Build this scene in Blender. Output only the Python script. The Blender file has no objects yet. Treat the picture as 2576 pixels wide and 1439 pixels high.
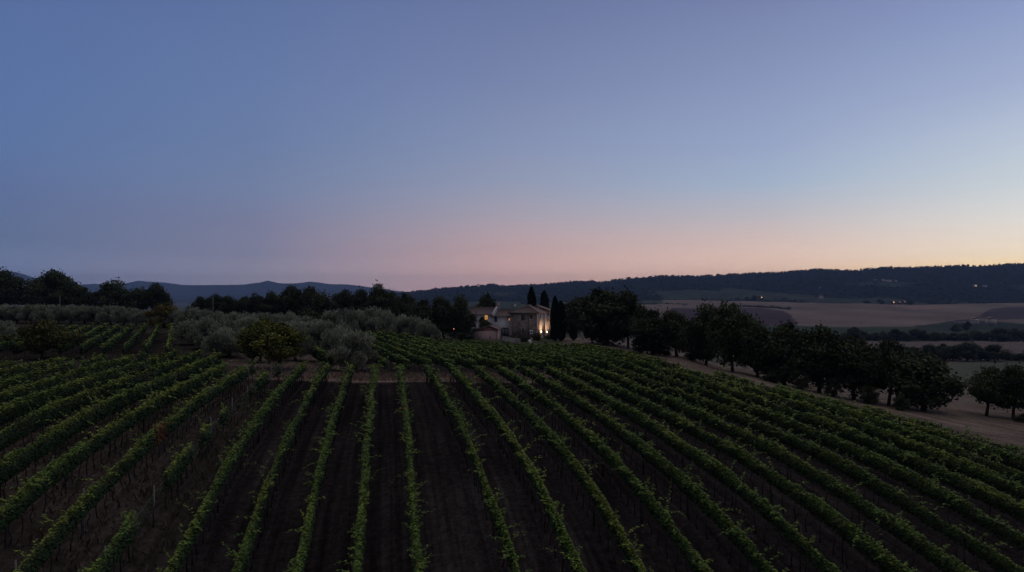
import bpy, math, random
import numpy as np
from mathutils import Vector

# ------------------------------------------------------------------ camera, sky, exposure
SC = bpy.context.scene
F = 1741.0                      # focal length in photo pixels (photo taken as 2576 x 1439)
HZ = 748.0                      # row of the horizon
PITCH = math.atan((HZ - 719.5) / F)
cam_d = bpy.data.cameras.new("camera")
cam_d.sensor_width = 36.0
cam_d.lens = 36.0 * F / 2576.0
cam_d.clip_start = 0.5
cam_d.clip_end = 60000.0
cam = bpy.data.objects.new("camera", cam_d)
cam.location = (0, 0, 0)
cam.rotation_euler = (math.pi / 2 + PITCH, 0, 0)
SC.collection.objects.link(cam)
SC.camera = cam
SC.render.resolution_x, SC.render.resolution_y = 1024, 572
SC.view_settings.view_transform = 'Standard'
SC.view_settings.look = 'None'
SC.view_settings.exposure = 0.0
SC.view_settings.gamma = 1.0
SC.cycles.use_denoising = True
SC.cycles.max_bounces = 6
SC.cycles.diffuse_bounces = 3
SC.cycles.volume_bounces = 0
SC.cycles.transparent_max_bounces = 4
SC.cycles.sample_clamp_indirect = 2.0


def ray(px, py):
    """photo pixel -> direction with y = 1"""
    x = (np.asarray(px, float) - 1288.0) / F
    z = -(np.asarray(py, float) - 719.5) / F
    c, s = math.cos(PITCH), math.sin(PITCH)
    yy = c - z * s
    zz = s + z * c
    return x / yy, zz / yy


def at(px, py, d):
    a, b = ray(px, py)
    return float(a * d), float(d), float(b * d)


def lin(c):
    c = np.asarray(c, float) / 255.0
    return np.where(c <= 0.04045, c / 12.92, ((c + 0.055) / 1.055) ** 2.4)


ZENITH = (196, 188, 190)
HAZE_D, HAZE_TOP, HAZE_R = 6.6e-5, 470.0, 15500.0      # density of the evening air, height and reach of its box
HAZE_I = np.array([.044, .063, .138])                   # colour the air itself shows (measured)
SKY = {   # photo column -> list of (photo row, sRGB as it should look through the air)
    0:    [(-300, (74, 94, 144)), (0, (87, 110, 158)), (200, (89, 114, 162)), (360, (91, 115, 160)), (500, (93, 110, 150)), (600, (93, 109, 144)), (680, (97, 109, 142)), (735, (92, 100, 134))],
    640:  [(-300, (79, 98, 146)), (0, (94, 114, 160)), (200, (100, 121, 165)), (360, (105, 124, 163)), (480, (112, 126, 160)), (560, (117, 122, 152)), (640, (119, 121, 147)), (700, (121, 120, 142)), (745, (116, 114, 137))],
    1288: [(-300, (88, 101, 146)), (0, (105, 120, 161)), (200, (119, 132, 171)), (360, (132, 145, 178)), (460, (144, 152, 177)), (540, (162, 156, 171)), (630, (180, 154, 158)), (690, (175, 146, 149)), (745, (165, 136, 142))],
    1932: [(-300, (98, 110, 160)), (0, (119, 131, 171)), (200, (136, 150, 187)), (360, (150, 164, 197)), (460, (160, 176, 199)), (540, (184, 181, 189)), (600, (203, 183, 180)), (670, (207, 178, 167)), (745, (206, 168, 146))],
    2576: [(-300, (112, 124, 174)), (0, (138, 153, 194)), (200, (160, 173, 205)), (360, (184, 196, 213)), (460, (198, 206, 213)), (540, (216, 214, 211)), (600, (227, 214, 200)), (640, (230, 212, 188)), (665, (236, 208, 168)), (745, (240, 186, 124))],
}


def through_air(px, py, c):
    """sky radiance that, dimmed and veiled by the haze box, shows as c"""
    a, b = ray(px, py)
    n = math.sqrt(1 + float(a) ** 2 + float(b) ** 2)
    d = min(HAZE_TOP / max(float(b), 1e-4), HAZE_R, HAZE_R / max(abs(float(a)), 1e-4)) * n
    t = math.exp(-HAZE_D * d)
    return np.maximum((lin(c) - (1 - t) * HAZE_I) / t, 0.002)


def build_world():
    w = bpy.data.worlds.new("World")
    SC.world = w
    w.use_nodes = True
    nt = w.node_tree
    nt.nodes.clear()
    N = lambda t: nt.nodes.new(t)
    out = N('ShaderNodeOutputWorld')
    bg = N('ShaderNodeBackground')
    tc = N('ShaderNodeTexCoord')
    sep = N('ShaderNodeSeparateXYZ')
    nt.links.new(tc.outputs['Generated'], sep.inputs[0])
    az = N('ShaderNodeMath'); az.operation = 'ARCTAN2'
    nt.links.new(sep.outputs['X'], az.inputs[0]); nt.links.new(sep.outputs['Y'], az.inputs[1])
    el = N('ShaderNodeMath'); el.operation = 'ARCSINE'
    nt.links.new(sep.outputs['Z'], el.inputs[0])
    fac = N('ShaderNodeMapRange')
    fac.inputs['From Min'].default_value = math.radians(-10)
    fac.inputs['From Max'].default_value = math.radians(90)
    nt.links.new(el.outputs[0], fac.inputs['Value'])

    def ramp(stops):
        r = N('ShaderNodeValToRGB')
        e = r.color_ramp.elements
        stops = sorted(stops)
        e[0].position = 0.0; e[0].color = (*(stops[0][1] * 0.25), 1)
        e[1].position = 1.0; e[1].color = (*lin(ZENITH), 1)
        for ang, col in stops:
            p = (ang + 10) / 100.0
            k = e.new(p); k.color = (*[float(v) for v in col], 1)
        k = e.new(0.53); k.color = (*(lin((98, 100, 120))), 1)
        k = e.new(0.70); k.color = (*(lin(ZENITH)), 1)
        nt.links.new(fac.outputs[0], r.inputs[0])
        return r

    cols = []
    for px, rows in SKY.items():
        stops = []
        for py, c in rows:
            a, b = ray(px, py)
            stops.append((math.degrees(math.atan2(float(b), math.hypot(float(a), 1.0))), through_air(px, py, c)))
        cols.append((math.degrees(math.atan((px - 1288) / F)), stops))
    glow = [(-0.5, lin((255, 176, 84)) * 1.15), (3, lin((255, 214, 150))), (7, lin((246, 224, 196))), (13, lin((200, 208, 216))), (24, lin((160, 172, 212))), (36, lin((112, 126, 178)))]
    back = [(-0.5, lin((36, 42, 62))), (5, lin((46, 52, 76))), (12, lin((62, 62, 88))), (22, lin((66, 70, 98))), (36, lin((84, 86, 108)))]
    cols = [(-180, back), (-80, back)] + cols + [(58, glow), (105, cols[2][1]), (150, back), (180.1, back)]
    prev = ramp(cols[0][1]).outputs[0]
    for (a0, _), (a1, st) in zip(cols[:-1], cols[1:]):
        mr = N('ShaderNodeMapRange')
        mr.inputs['From Min'].default_value = math.radians(a0)
        mr.inputs['From Max'].default_value = math.radians(a1)
        nt.links.new(az.outputs[0], mr.inputs['Value'])
        mx = N('ShaderNodeMix'); mx.data_type = 'RGBA'
        nt.links.new(mr.outputs[0], mx.inputs['Factor'])
        nt.links.new(prev, mx.inputs[6]); nt.links.new(ramp(st).outputs[0], mx.inputs[7])
        prev = mx.outputs[2]
    nt.links.new(prev, bg.inputs['Color'])
    bg.inputs['Strength'].default_value = 1.0
    nt.links.new(bg.outputs[0], out.inputs['Surface'])


build_world()

# ------------------------------------------------------------------ helpers
rng = np.random.default_rng(7)
random.seed(7)
COL = SC.collection
ORD = "first second third fourth fifth sixth seventh eighth ninth tenth eleventh twelfth thirteenth fourteenth fifteenth sixteenth seventeenth eighteenth nineteenth twentieth".split()


def ordw(i):
    if i < 20:
        return ORD[i]
    tens = {2: "twenty", 3: "thirty", 4: "forty", 5: "fifty"}[(i + 1) // 10]
    u = (i + 1) % 10
    return (tens[:-1] + "ieth") if u == 0 else tens + "-" + ORD[u - 1]


def tag(o, label=None, cat=None, group=None, kind=None):
    if label: o["label"] = label
    if cat: o["category"] = cat
    if group: o["group"] = group
    if kind: o["kind"] = kind
    return o


def empty(name, loc, rz=0.0, scale=(1, 1, 1)):
    o = bpy.data.objects.new(name, None)
    o.location = loc
    o.rotation_euler = (0, 0, rz)
    o.scale = scale
    o.empty_display_size = 0.2
    COL.objects.link(o)
    return o


class MB:
    """collects polygons; build() links them as ONE mesh object"""
    def __init__(self):
        self.v, self.f4, self.f3, self.c, self.n = [], [], [], [], 0

    def add(self, v, quads=None, tris=None, col=None):
        v = np.asarray(v, float).reshape(-1, 3)
        if quads is not None and len(quads): self.f4.append(np.asarray(quads, int).reshape(-1, 4) + self.n)
        if tris is not None and len(tris): self.f3.append(np.asarray(tris, int).reshape(-1, 3) + self.n)
        if col is not None:
            col = np.asarray(col, float)
            if col.ndim == 1: col = np.repeat(col[None], len(v), 0)
            self.c.append(col)
        self.v.append(v); self.n += len(v)
        return self

    def box(self, x0, x1, y0, y1, z0, z1):
        v = [(x, y, z) for z in (z0, z1) for y in (y0, y1) for x in (x0, x1)]
        q = [(0, 2, 3, 1), (4, 5, 7, 6), (0, 1, 5, 4), (2, 6, 7, 3), (0, 4, 6, 2), (1, 3, 7, 5)]
        return self.add(v, q)

    def tube(self, pts, rad, n=6, cap=True):
        pts = np.asarray(pts, float); rad = np.broadcast_to(np.asarray(rad, float), (len(pts),))
        t = np.gradient(pts, axis=0)
        t /= np.linalg.norm(t, axis=1, keepdims=True) + 1e-9
        ref = np.where(np.abs(t[:, 2:3]) > 0.9, np.array([[1.0, 0, 0]]), np.array([[0, 0, 1.0]]))
        a = np.cross(t, ref); a /= np.linalg.norm(a, axis=1, keepdims=True) + 1e-9
        b = np.cross(t, a)
        th = np.linspace(0, 2 * np.pi, n, endpoint=False)
        v = pts[:, None] + rad[:, None, None] * (np.cos(th)[None, :, None] * a[:, None] + np.sin(th)[None, :, None] * b[:, None])
        q = []
        for i in range(len(pts) - 1):
            for k in range(n):
                q.append((i * n + k, i * n + (k + 1) % n, (i + 1) * n + (k + 1) % n, (i + 1) * n + k))
        v = v.reshape(-1, 3); tr = []
        if cap:
            v = np.vstack([v, pts[0], pts[-1]])
            m = len(pts) * n
            for k in range(n):
                tr.append((m, (k + 1) % n, k)); tr.append((m + 1, m - n + k, m - n + (k + 1) % n))
        return self.add(v, q, tr)

    def prism(self, poly, axis_y0, axis_y1):
        """polygon in x,z extruded along y"""
        n = len(poly)
        v = [(x, axis_y0, z) for x, z in poly] + [(x, axis_y1, z) for x, z in poly]
        q = [(i, (i + 1) % n, n + (i + 1) % n, n + i) for i in range(n)]
        tr = [(0, i + 1, i) for i in range(1, n - 1)] + [(n, n + i, n + i + 1) for i in range(1, n - 1)]
        return self.add(v, q, tr)

    def leaves(self, p, u, w, col):
        """quads (rhombi) centred on p with half axes u and w"""
        n = len(p)
        v = np.stack([p - u, p + w * 0.9 + u * 0.1, p + u, p - w * 0.9 + u * 0.1], 1).reshape(-1, 3)
        q = np.arange(4 * n).reshape(n, 4)
        return self.add(v, q, None, np.repeat(col, 4, 0))

    def mesh(self, name):
        me = bpy.data.meshes.new(name)
        v = np.vstack(self.v)
        f4 = np.vstack(self.f4) if self.f4 else np.zeros((0, 4), int)
        f3 = np.vstack(self.f3) if self.f3 else np.zeros((0, 3), int)
        me.vertices.add(len(v)); me.vertices.foreach_set("co", v.astype(np.float32).ravel())
        me.loops.add(4 * len(f4) + 3 * len(f3))
        me.loops.foreach_set("vertex_index", np.concatenate([f4.ravel(), f3.ravel()]).astype(np.int32))
        me.polygons.add(len(f4) + len(f3))
        ls = np.concatenate([np.arange(len(f4)) * 4, 4 * len(f4) + np.arange(len(f3)) * 3])
        me.polygons.foreach_set("loop_start", ls.astype(np.int32))
        if self.c:
            c = np.vstack(self.c)
            if len(c) == len(v):
                at_ = me.attributes.new("Col", 'FLOAT_COLOR', 'POINT')
                at_.data.foreach_set("color", np.hstack([c, np.ones((len(c), 1))]).astype(np.float32).ravel())
        me.update(calc_edges=True)
        me.validate()
        return me

    def build(self, name, mat, parent=None, smooth=False):
        me = self.mesh(name)
        me.materials.append(mat)
        if smooth:
            me.polygons.foreach_set("use_smooth", np.ones(len(me.polygons), bool))
        o = bpy.data.objects.new(name, me)
        COL.objects.link(o)
        if parent: o.parent = parent
        return o


def link(o, parent=None):
    COL.objects.link(o)
    if parent: o.parent = parent
    return o


# value noise
_L = np.random.default_rng(3).random((256, 256))


def vnoise(x, y):
    x = np.asarray(x, float); y = np.asarray(y, float)
    xi = np.floor(x).astype(int); yi = np.floor(y).astype(int)
    fx = x - xi; fy = y - yi
    fx = fx * fx * (3 - 2 * fx); fy = fy * fy * (3 - 2 * fy)
    g = lambda a, b: _L[a & 255, b & 255]
    return (g(xi, yi) * (1 - fx) + g(xi + 1, yi) * fx) * (1 - fy) + (g(xi, yi + 1) * (1 - fx) + g(xi + 1, yi + 1) * fx) * fy


def fbm(x, y, o=4):
    s = 0; a = 0.5; f = 1
    for _ in range(o):
        s = s + a * (vnoise(x * f + 17.3 * f, y * f + 5.1 * f) - 0.5); a *= 0.5; f *= 2.03
    return s * 2


def smooth(a, b, x):
    t = np.clip((np.asarray(x, float) - a) / (b - a), 0, 1)
    return t * t * (3 - 2 * t)


# ------------------------------------------------------------------ materials
def mat(name, build):
    m = bpy.data.materials.new(name)
    m.use_nodes = True
    nt = m.node_tree
    bs = nt.nodes['Principled BSDF']
    bs.inputs['Roughness'].default_value = 0.9
    bs.inputs['Specular IOR Level'].default_value = 0.2
    build(nt, bs)
    return m


def noise_node(nt, scale, detail=4, coord='Object', vec=None, rough=0.6):
    t = nt.nodes.new('ShaderNodeTexNoise')
    t.inputs['Scale'].default_value = scale
    t.inputs['Detail'].default_value = detail
    t.inputs['Roughness'].default_value = rough
    if vec is None:
        tc = nt.nodes.new('ShaderNodeTexCoord')
        vec = tc.outputs[coord]
    nt.links.new(vec, t.inputs['Vector'])
    return t


def ramp_node(nt, src, stops):
    r = nt.nodes.new('ShaderNodeValToRGB')
    e = r.color_ramp.elements
    e[0].position, e[0].color = stops[0][0], (*stops[0][1], 1)
    e[1].position, e[1].color = stops[-1][0], (*stops[-1][1], 1)
    for p, c in stops[1:-1]:
        k = e.new(p); k.color = (*c, 1)
    nt.links.new(src, r.inputs[0])
    return r


def noisy(name, c0, c1, scale, rough=0.9, bump=0.0, bscale=None, metal=0.0):
    def b(nt, bs):
        n = noise_node(nt, scale)
        r = ramp_node(nt, n.outputs['Fac'], [(0.3, c0), (0.7, c1)])
        nt.links.new(r.outputs[0], bs.inputs['Base Color'])
        bs.inputs['Roughness'].default_value = rough
        bs.inputs['Metallic'].default_value = metal
        if bump:
            n2 = noise_node(nt, bscale or scale * 4)
            bp = nt.nodes.new('ShaderNodeBump')
            bp.inputs['Strength'].default_value = bump
            nt.links.new(n2.outputs['Fac'], bp.inputs['Height'])
            nt.links.new(bp.outputs[0], bs.inputs['Normal'])
    return mat(name, b)


def emit(name, col, strength):
    def b(nt, bs):
        n = noise_node(nt, 3.0)
        r = ramp_node(nt, n.outputs['Fac'], [(0.2, tuple(0.75 * v for v in col)), (0.8, col)])
        nt.links.new(r.outputs[0], bs.inputs['Emission Color'])
        bs.inputs['Emission Strength'].default_value = strength
        bs.inputs['Base Color'].default_value = (*col, 1)
    return mat(name, b)


def leafmat(name, trans=0.25, rough=0.7, spec=0.15):
    def b(nt, bs):
        a = nt.nodes.new('ShaderNodeAttribute'); a.attribute_name = "Col"
        oi = nt.nodes.new('ShaderNodeObjectInfo')
        hs = nt.nodes.new('ShaderNodeHueSaturation')
        mr = nt.nodes.new('ShaderNodeMapRange')
        mr.inputs['To Min'].default_value = 0.82; mr.inputs['To Max'].default_value = 1.18
        nt.links.new(oi.outputs['Random'], mr.inputs['Value'])
        nt.links.new(mr.outputs[0], hs.inputs['Value'])
        nt.links.new(a.outputs['Color'], hs.inputs['Color'])
        nt.links.new(hs.outputs[0], bs.inputs['Base Color'])
        bs.inputs['Roughness'].default_value = rough
        bs.inputs['Specular IOR Level'].default_value = spec
        if trans:
            tr = nt.nodes.new('ShaderNodeBsdfTranslucent')
            nt.links.new(hs.outputs[0], tr.inputs['Color'])
            mx = nt.nodes.new('ShaderNodeMixShader'); mx.inputs[0].default_value = trans
            out = nt.nodes['Material Output']
            nt.links.new(bs.outputs[0], mx.inputs[1]); nt.links.new(tr.outputs[0], mx.inputs[2])
            nt.links.new(mx.outputs[0], out.inputs['Surface'])
    return mat(name, b)


M_VINE = leafmat("vine_leaf", 0.05)
M_OAK = leafmat("oak_leaf", 0.15)
M_OLIVE = leafmat("olive_leaf", 0.2)
M_BARK = noisy("bark", (0.030, 0.024, 0.020), (0.075, 0.06, 0.05), 3.0, bump=0.6)
M_VTRUNK = noisy("vine_trunk_bark", (0.02, 0.016, 0.013), (0.05, 0.04, 0.033), 9.0)
M_POST = noisy("weathered_post", (0.11, 0.107, 0.105), (0.22, 0.215, 0.21), 4.0)
M_DPOST = noisy("dark_wood_post", (0.03, 0.026, 0.024), (0.07, 0.06, 0.055), 4.0)
M_WIRE = noisy("steel_wire", (0.06, 0.06, 0.06), (0.1, 0.1, 0.1), 4.0, 0.5, metal=0.6)

# ------------------------------------------------------------------ terrain from the traced vine rows
AZL = math.atan((976 - 1288) / F)
AZR = math.atan((930 - 1288) / F)
VTOP = 1.85


def frame(az):
    t = np.array([math.sin(az), math.cos(az)]); n = np.array([math.cos(az), -math.sin(az)])
    return t, n


TL, NL = frame(AZL)
TR, NR = frame(AZR)
LEFT = {
    1.2: [(1008, 912), (1025, 1040), (1035, 1150), (1045, 1290), (1050, 1430)],
    -1.2: [(945, 912), (935, 1030), (925, 1150), (913, 1300), (905, 1430)],
    -3.6: [(885, 920), (845, 1040), (800, 1200), (770, 1350), (750, 1435)],
    -6.0: [(822, 915), (760, 1030), (700, 1150), (650, 1270), (590, 1430)],
    -8.4: [(760, 920), (680, 1000), (600, 1110), (540, 1220), (430, 1430)],
    -10.8: [(697, 922), (560, 1040), (490, 1110), (390, 1220)],
    -13.2: [(639, 913), (490, 985), (418, 1050), (353, 1090), (297, 1158), (241, 1190), (193, 1255), (153, 1287), (100, 1343), (40, 1423)],
    -15.6: [(574, 913), (418, 985), (361, 1018), (261, 1074), (217, 1102), (133, 1166), (100, 1202), (20, 1263), (0, 1287)],
    -18.0: [(538, 893), (414, 945), (305, 990), (257, 1022), (193, 1050), (133, 1086), (72, 1122), (0, 1166)],
    -20.4: [(482, 889), (402, 917), (334, 945), (277, 969), (153, 1002), (117, 1018), (60, 1054), (0, 1086)],
    -22.8: [(402, 901), (265, 933), (161, 965), (72, 994), (0, 1022)],
    -25.2: [(265, 913), (201, 929), (128, 953), (0, 994)],
    -27.6: [(201, 905), (120, 925), (72, 941), (0, 961)],
    -30.0: [(72, 917), (0, 929)],
}
RIGHT = [
    [(1072, 909), (1120, 981), (1160, 1034), (1180, 1102), (1200, 1142), (1228, 1206), (1260, 1283), (1277, 1359), (1293, 1419)],
    [(1132, 913), (1192, 981), (1252, 1046), (1277, 1086), (1317, 1120), (1361, 1198), (1393, 1267), (1434, 1363), (1454, 1435)],
    [(1196, 921), (1273, 981), (1333, 1038), (1390, 1090), (1434, 1150), (1490, 1222), (1526, 1283), (1570, 1343), (1618, 1435)],
    [(1258, 921), (1333, 965), (1406, 1018), (1450, 1058), (1498, 1098), (1534, 1134), (1574, 1178), (1614, 1215), (1643, 1267), (1695, 1315), (1735, 1375), (1787, 1431)],
    [(1313, 921), (1373, 949), (1410, 977), (1498, 1026), (1534, 1054), (1574, 1086), (1622, 1126), (1659, 1158), (1719, 1194), (1763, 1243), (1811, 1287), (1851, 1335), (1900, 1379), (1944, 1431)],
    [(1377, 925), (1454, 965), (1522, 989), (1578, 1018), (1622, 1042), (1667, 1074), (1723, 1106), (1787, 1150), (1835, 1182), (1876, 1216), (1927, 1259), (1968, 1287), (2008, 1335), (2052, 1375), (2100, 1431)],
    [(1430, 921), (1482, 941), (1546, 969), (1618, 1010), (1675, 1034), (1735, 1066), (1815, 1106), (1879, 1138), (1927, 1170), (1980, 1202), (2032, 1239), (2084, 1275), (2116, 1307), (2176, 1351), (2229, 1395), (2273, 1431)],
    [(1486, 917), (1554, 941), (1627, 978), (1715, 1014), (1787, 1042), (1855, 1074), (1916, 1098), (1968, 1126), (2028, 1162), (2088, 1198), (2132, 1227), (2172, 1255), (2229, 1287), (2289, 1323), (2341, 1363), (2430, 1435)],
    [(1534, 917), (1594, 945), (1675, 969), (1735, 990), (1815, 1022), (1876, 1046), (1927, 1066), (2008, 1102), (2088, 1142), (2148, 1174), (2209, 1206), (2269, 1243), (2329, 1275), (2389, 1307), (2450, 1347), (2510, 1387), (2566, 1427)],
    [(1594, 925), (1675, 945), (1775, 977), (1855, 1010), (1907, 1030), (2004, 1066), (2108, 1102), (2189, 1138), (2249, 1166), (2309, 1198), (2389, 1235), (2454, 1279), (2510, 1311), (2576, 1347)],
    [(1647, 925), (1727, 941), (1795, 969), (1896, 992), (2028, 1030), (2132, 1070), (2209, 1102), (2269, 1134), (2333, 1158), (2409, 1194), (2490, 1231), (2576, 1267)],
    [(1707, 921), (1795, 945), (1876, 965), (1947, 986), (2052, 1018), (2189, 1070), (2269, 1102), (2389, 1150), (2490, 1182), (2576, 1218)],
]
pts3 = []          # x, y, ground z
row_end = {}


def trace(u, pix, t, n, key):
    ks = []
    for px, py in pix:
        a, b = ray(px, py)
        den = a * n[0] + n[1]
        if abs(den) < 0.012: continue
        k = u / den
        if not 18 < k < 95: continue
        ks.append(k)
        # close to the vanishing column a pixel of error moves the point far: weaker weight there
        wgt = min(1.0, abs(den) / 0.12)
        pts3.append((a * k, k, b * k - VTOP, wgt))
    if ks: row_end[key] = max(ks)


for u, pix in LEFT.items(): trace(u, pix, TL, NL, ('L', u))
U0R = 5.65
for j, pix in enumerate(RIGHT): trace(U0R + 2.4 * j, pix, TR, NR, ('R', j))

COLS = {
    -1500: [(30, -9), (60, -7.2), (110, -6.3), (180, -6.3), (260, -6.5), (500, -25), (1500, -60), (20000, -60)],
    0: [(60, -7.5), (90, -7.0), (130, -6.6), (180, -6.5), (260, -6.5), (500, -25), (1500, -60), (20000, -60)],
    400: [(75, -7.6), (90, -7.2), (130, -6.6), (160, -6.5), (260, -7.5), (500, -25), (1500, -60), (20000, -60)],
    700: [(70, -8.2), (80, -8.0), (100, -7.6), (140, -7.4), (200, -8), (260, -9), (500, -25), (1500, -60), (20000, -60)],
    1000: [(75, -8.9), (90, -8.9), (127, -9), (150, -8.7), (180, -9.3), (260, -12), (500, -28), (1500, -60), (20000, -60)],
    1120: [(75, -8.95), (90, -9.0), (110, -9.6), (135, -10.5), (150, -10.1), (180, -10), (260, -12), (500, -28), (1500, -60), (20000, -60)],
    1316: [(75, -9), (85, -9), (110, -9.6), (140, -10.9), (165, -10.6), (180, -10.2), (220, -11), (300, -16), (600, -40), (1200, -46), (1800, -17), (2400, -27), (20000, -60)],
    1500: [(75, -9.1), (100, -9.6), (139, -9.5), (170, -9.8), (220, -13), (400, -30), (700, -43), (1150, -44), (1900, -6), (2400, -22), (20000, -60)],
    1700: [(75, -9.1), (88, -9.2), (110, -10), (130, -10.8), (180, -14), (300, -25), (600, -42), (1150, -46), (1950, -3.5), (2400, -20), (20000, -60)],
    1850: [(70, -9.5), (80, -9.9), (105, -11.2), (150, -15), (250, -24), (430, -37), (700, -43), (1100, -47), (1950, -5), (2400, -22), (20000, -60)],
    2030: [(62, -10.3), (80, -12), (99, -13.2), (150, -18), (250, -26), (430, -38), (700, -44), (1100, -46.5), (2000, -12.6), (2400, -24), (20000, -60)],
    2144: [(58, -10.8), (75, -12.6), (98, -14.7), (150, -20), (250, -28), (430, -38.5), (700, -44.5), (1100, -46.5), (2000, -15), (2400, -25), (20000, -60)],
    2310: [(50, -10.9), (70, -13), (94, -15.1), (150, -20.6), (250, -28.3), (430, -39), (700, -44.5), (1100, -46.5), (2000, -18), (2400, -27), (20000, -60)],
    2576: [(40, -11.2), (60, -13.4), (95, -17), (150, -22), (250, -29), (430, -39), (700, -44.5), (1100, -46), (2000, -13.8), (2400, -25), (20000, -60)],
    4200: [(30, -12.5), (60, -16), (95, -19), (150, -24), (250, -31), (430, -40), (700, -45), (1100, -46), (2000, -13.8), (2400, -25), (20000, -60)],
}
_cpx = np.array(sorted(COLS), float)
_ld = np.linspace(math.log(20), math.log(20000), 260)
_ctab = np.array([np.interp(_ld, [math.log(d) for d, _ in COLS[int(p)]], [z for _, z in COLS[int(p)]]) for p in _cpx])
_ker = np.exp(-0.5 * (np.arange(-9, 10) / 3.0) ** 2); _ker /= _ker.sum()
_ctab = np.array([np.convolve(np.pad(r, 9, mode='edge'), _ker, 'valid') for r in _ctab])


def gz_cols(x, y):
    px = np.clip(1288 + F * x / np.maximum(y, 1.0), _cpx[0], _cpx[-1] - 1e-3)
    i = np.clip(np.searchsorted(_cpx, px, 'right') - 1, 0, len(_cpx) - 2)
    f = (px - _cpx[i]) / (_cpx[i + 1] - _cpx[i]); f = f * f * (3 - 2 * f)
    l = (np.log(np.clip(y, 20, 20000)) - _ld[0]) / (_ld[1] - _ld[0])
    k = np.clip(l.astype(int), 0, len(_ld) - 2); g = l - k
    z0 = _ctab[i, k] * (1 - g) + _ctab[i, k + 1] * g
    z1 = _ctab[i + 1, k] * (1 - g) + _ctab[i + 1, k + 1] * g
    return z0 * (1 - f) + z1 * f


for px in COLS:
    for d, z in COLS[px]:
        if 28 < d < 125: pts3.append(((px - 1288) / F * d, d, z, 0.8))
# the hill falls on gently towards and behind the camera
for x in (-25, 0, 25): pts3.append((x, 8.0, -14.5, 0.3))
_P = np.array(pts3)
_S = 40.0


def _U(r2):
    return np.where(r2 > 1e-12, r2 * np.log(np.maximum(r2, 1e-12)), 0.0)


def _fit():
    X = _P[:, :2] / _S
    n = len(X)
    K = _U(((X[:, None] - X[None]) ** 2).sum(-1)) + np.diag(0.12 / _P[:, 3] ** 2)
    A = np.zeros((n + 3, n + 3)); A[:n, :n] = K
    A[:n, n] = 1; A[:n, n + 1:] = X; A[n, :n] = 1; A[n + 1:, :n] = X.T
    return np.linalg.solve(A, np.concatenate([_P[:, 2], np.zeros(3)]))


_W = _fit()


def gz_near(x, y):
    X = np.stack([x, y], -1) / _S
    out = np.empty(len(X))
    for a in range(0, len(X), 20000):
        q = X[a:a + 20000]
        r2 = ((q[:, None] - _P[None, :, :2] / _S) ** 2).sum(-1)
        out[a:a + 20000] = _U(r2) @ _W[:-3] + _W[-3] + q @ _W[-2:]
    return out


def gz(x, y):
    x = np.atleast_1d(np.asarray(x, float)).ravel(); y = np.atleast_1d(np.asarray(y, float)).ravel()
    yc = np.maximum(y, 20.0)
    z = gz_cols(x, yc)
    m = y < 118
    if m.any():
        xn = np.clip(x[m], -75, 70)
        ynr = np.maximum(y[m], 6.0)
        zn = gz_near(xn, ynr)
        b = smooth(92, 118, y[m])
        z[m] = zn * (1 - b) + z[m] * b
    return z


def g1(x, y):
    return float(gz(np.array([x]), np.array([y]))[0])


def gp(px, d):
    x = (px - 1288) / F * d
    return x, d, g1(x, d)


# ------------------------------------------------------------------ ground sheet
YEND = 84.0


def inv(px, py, d):
    return at(px, py, d)


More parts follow.
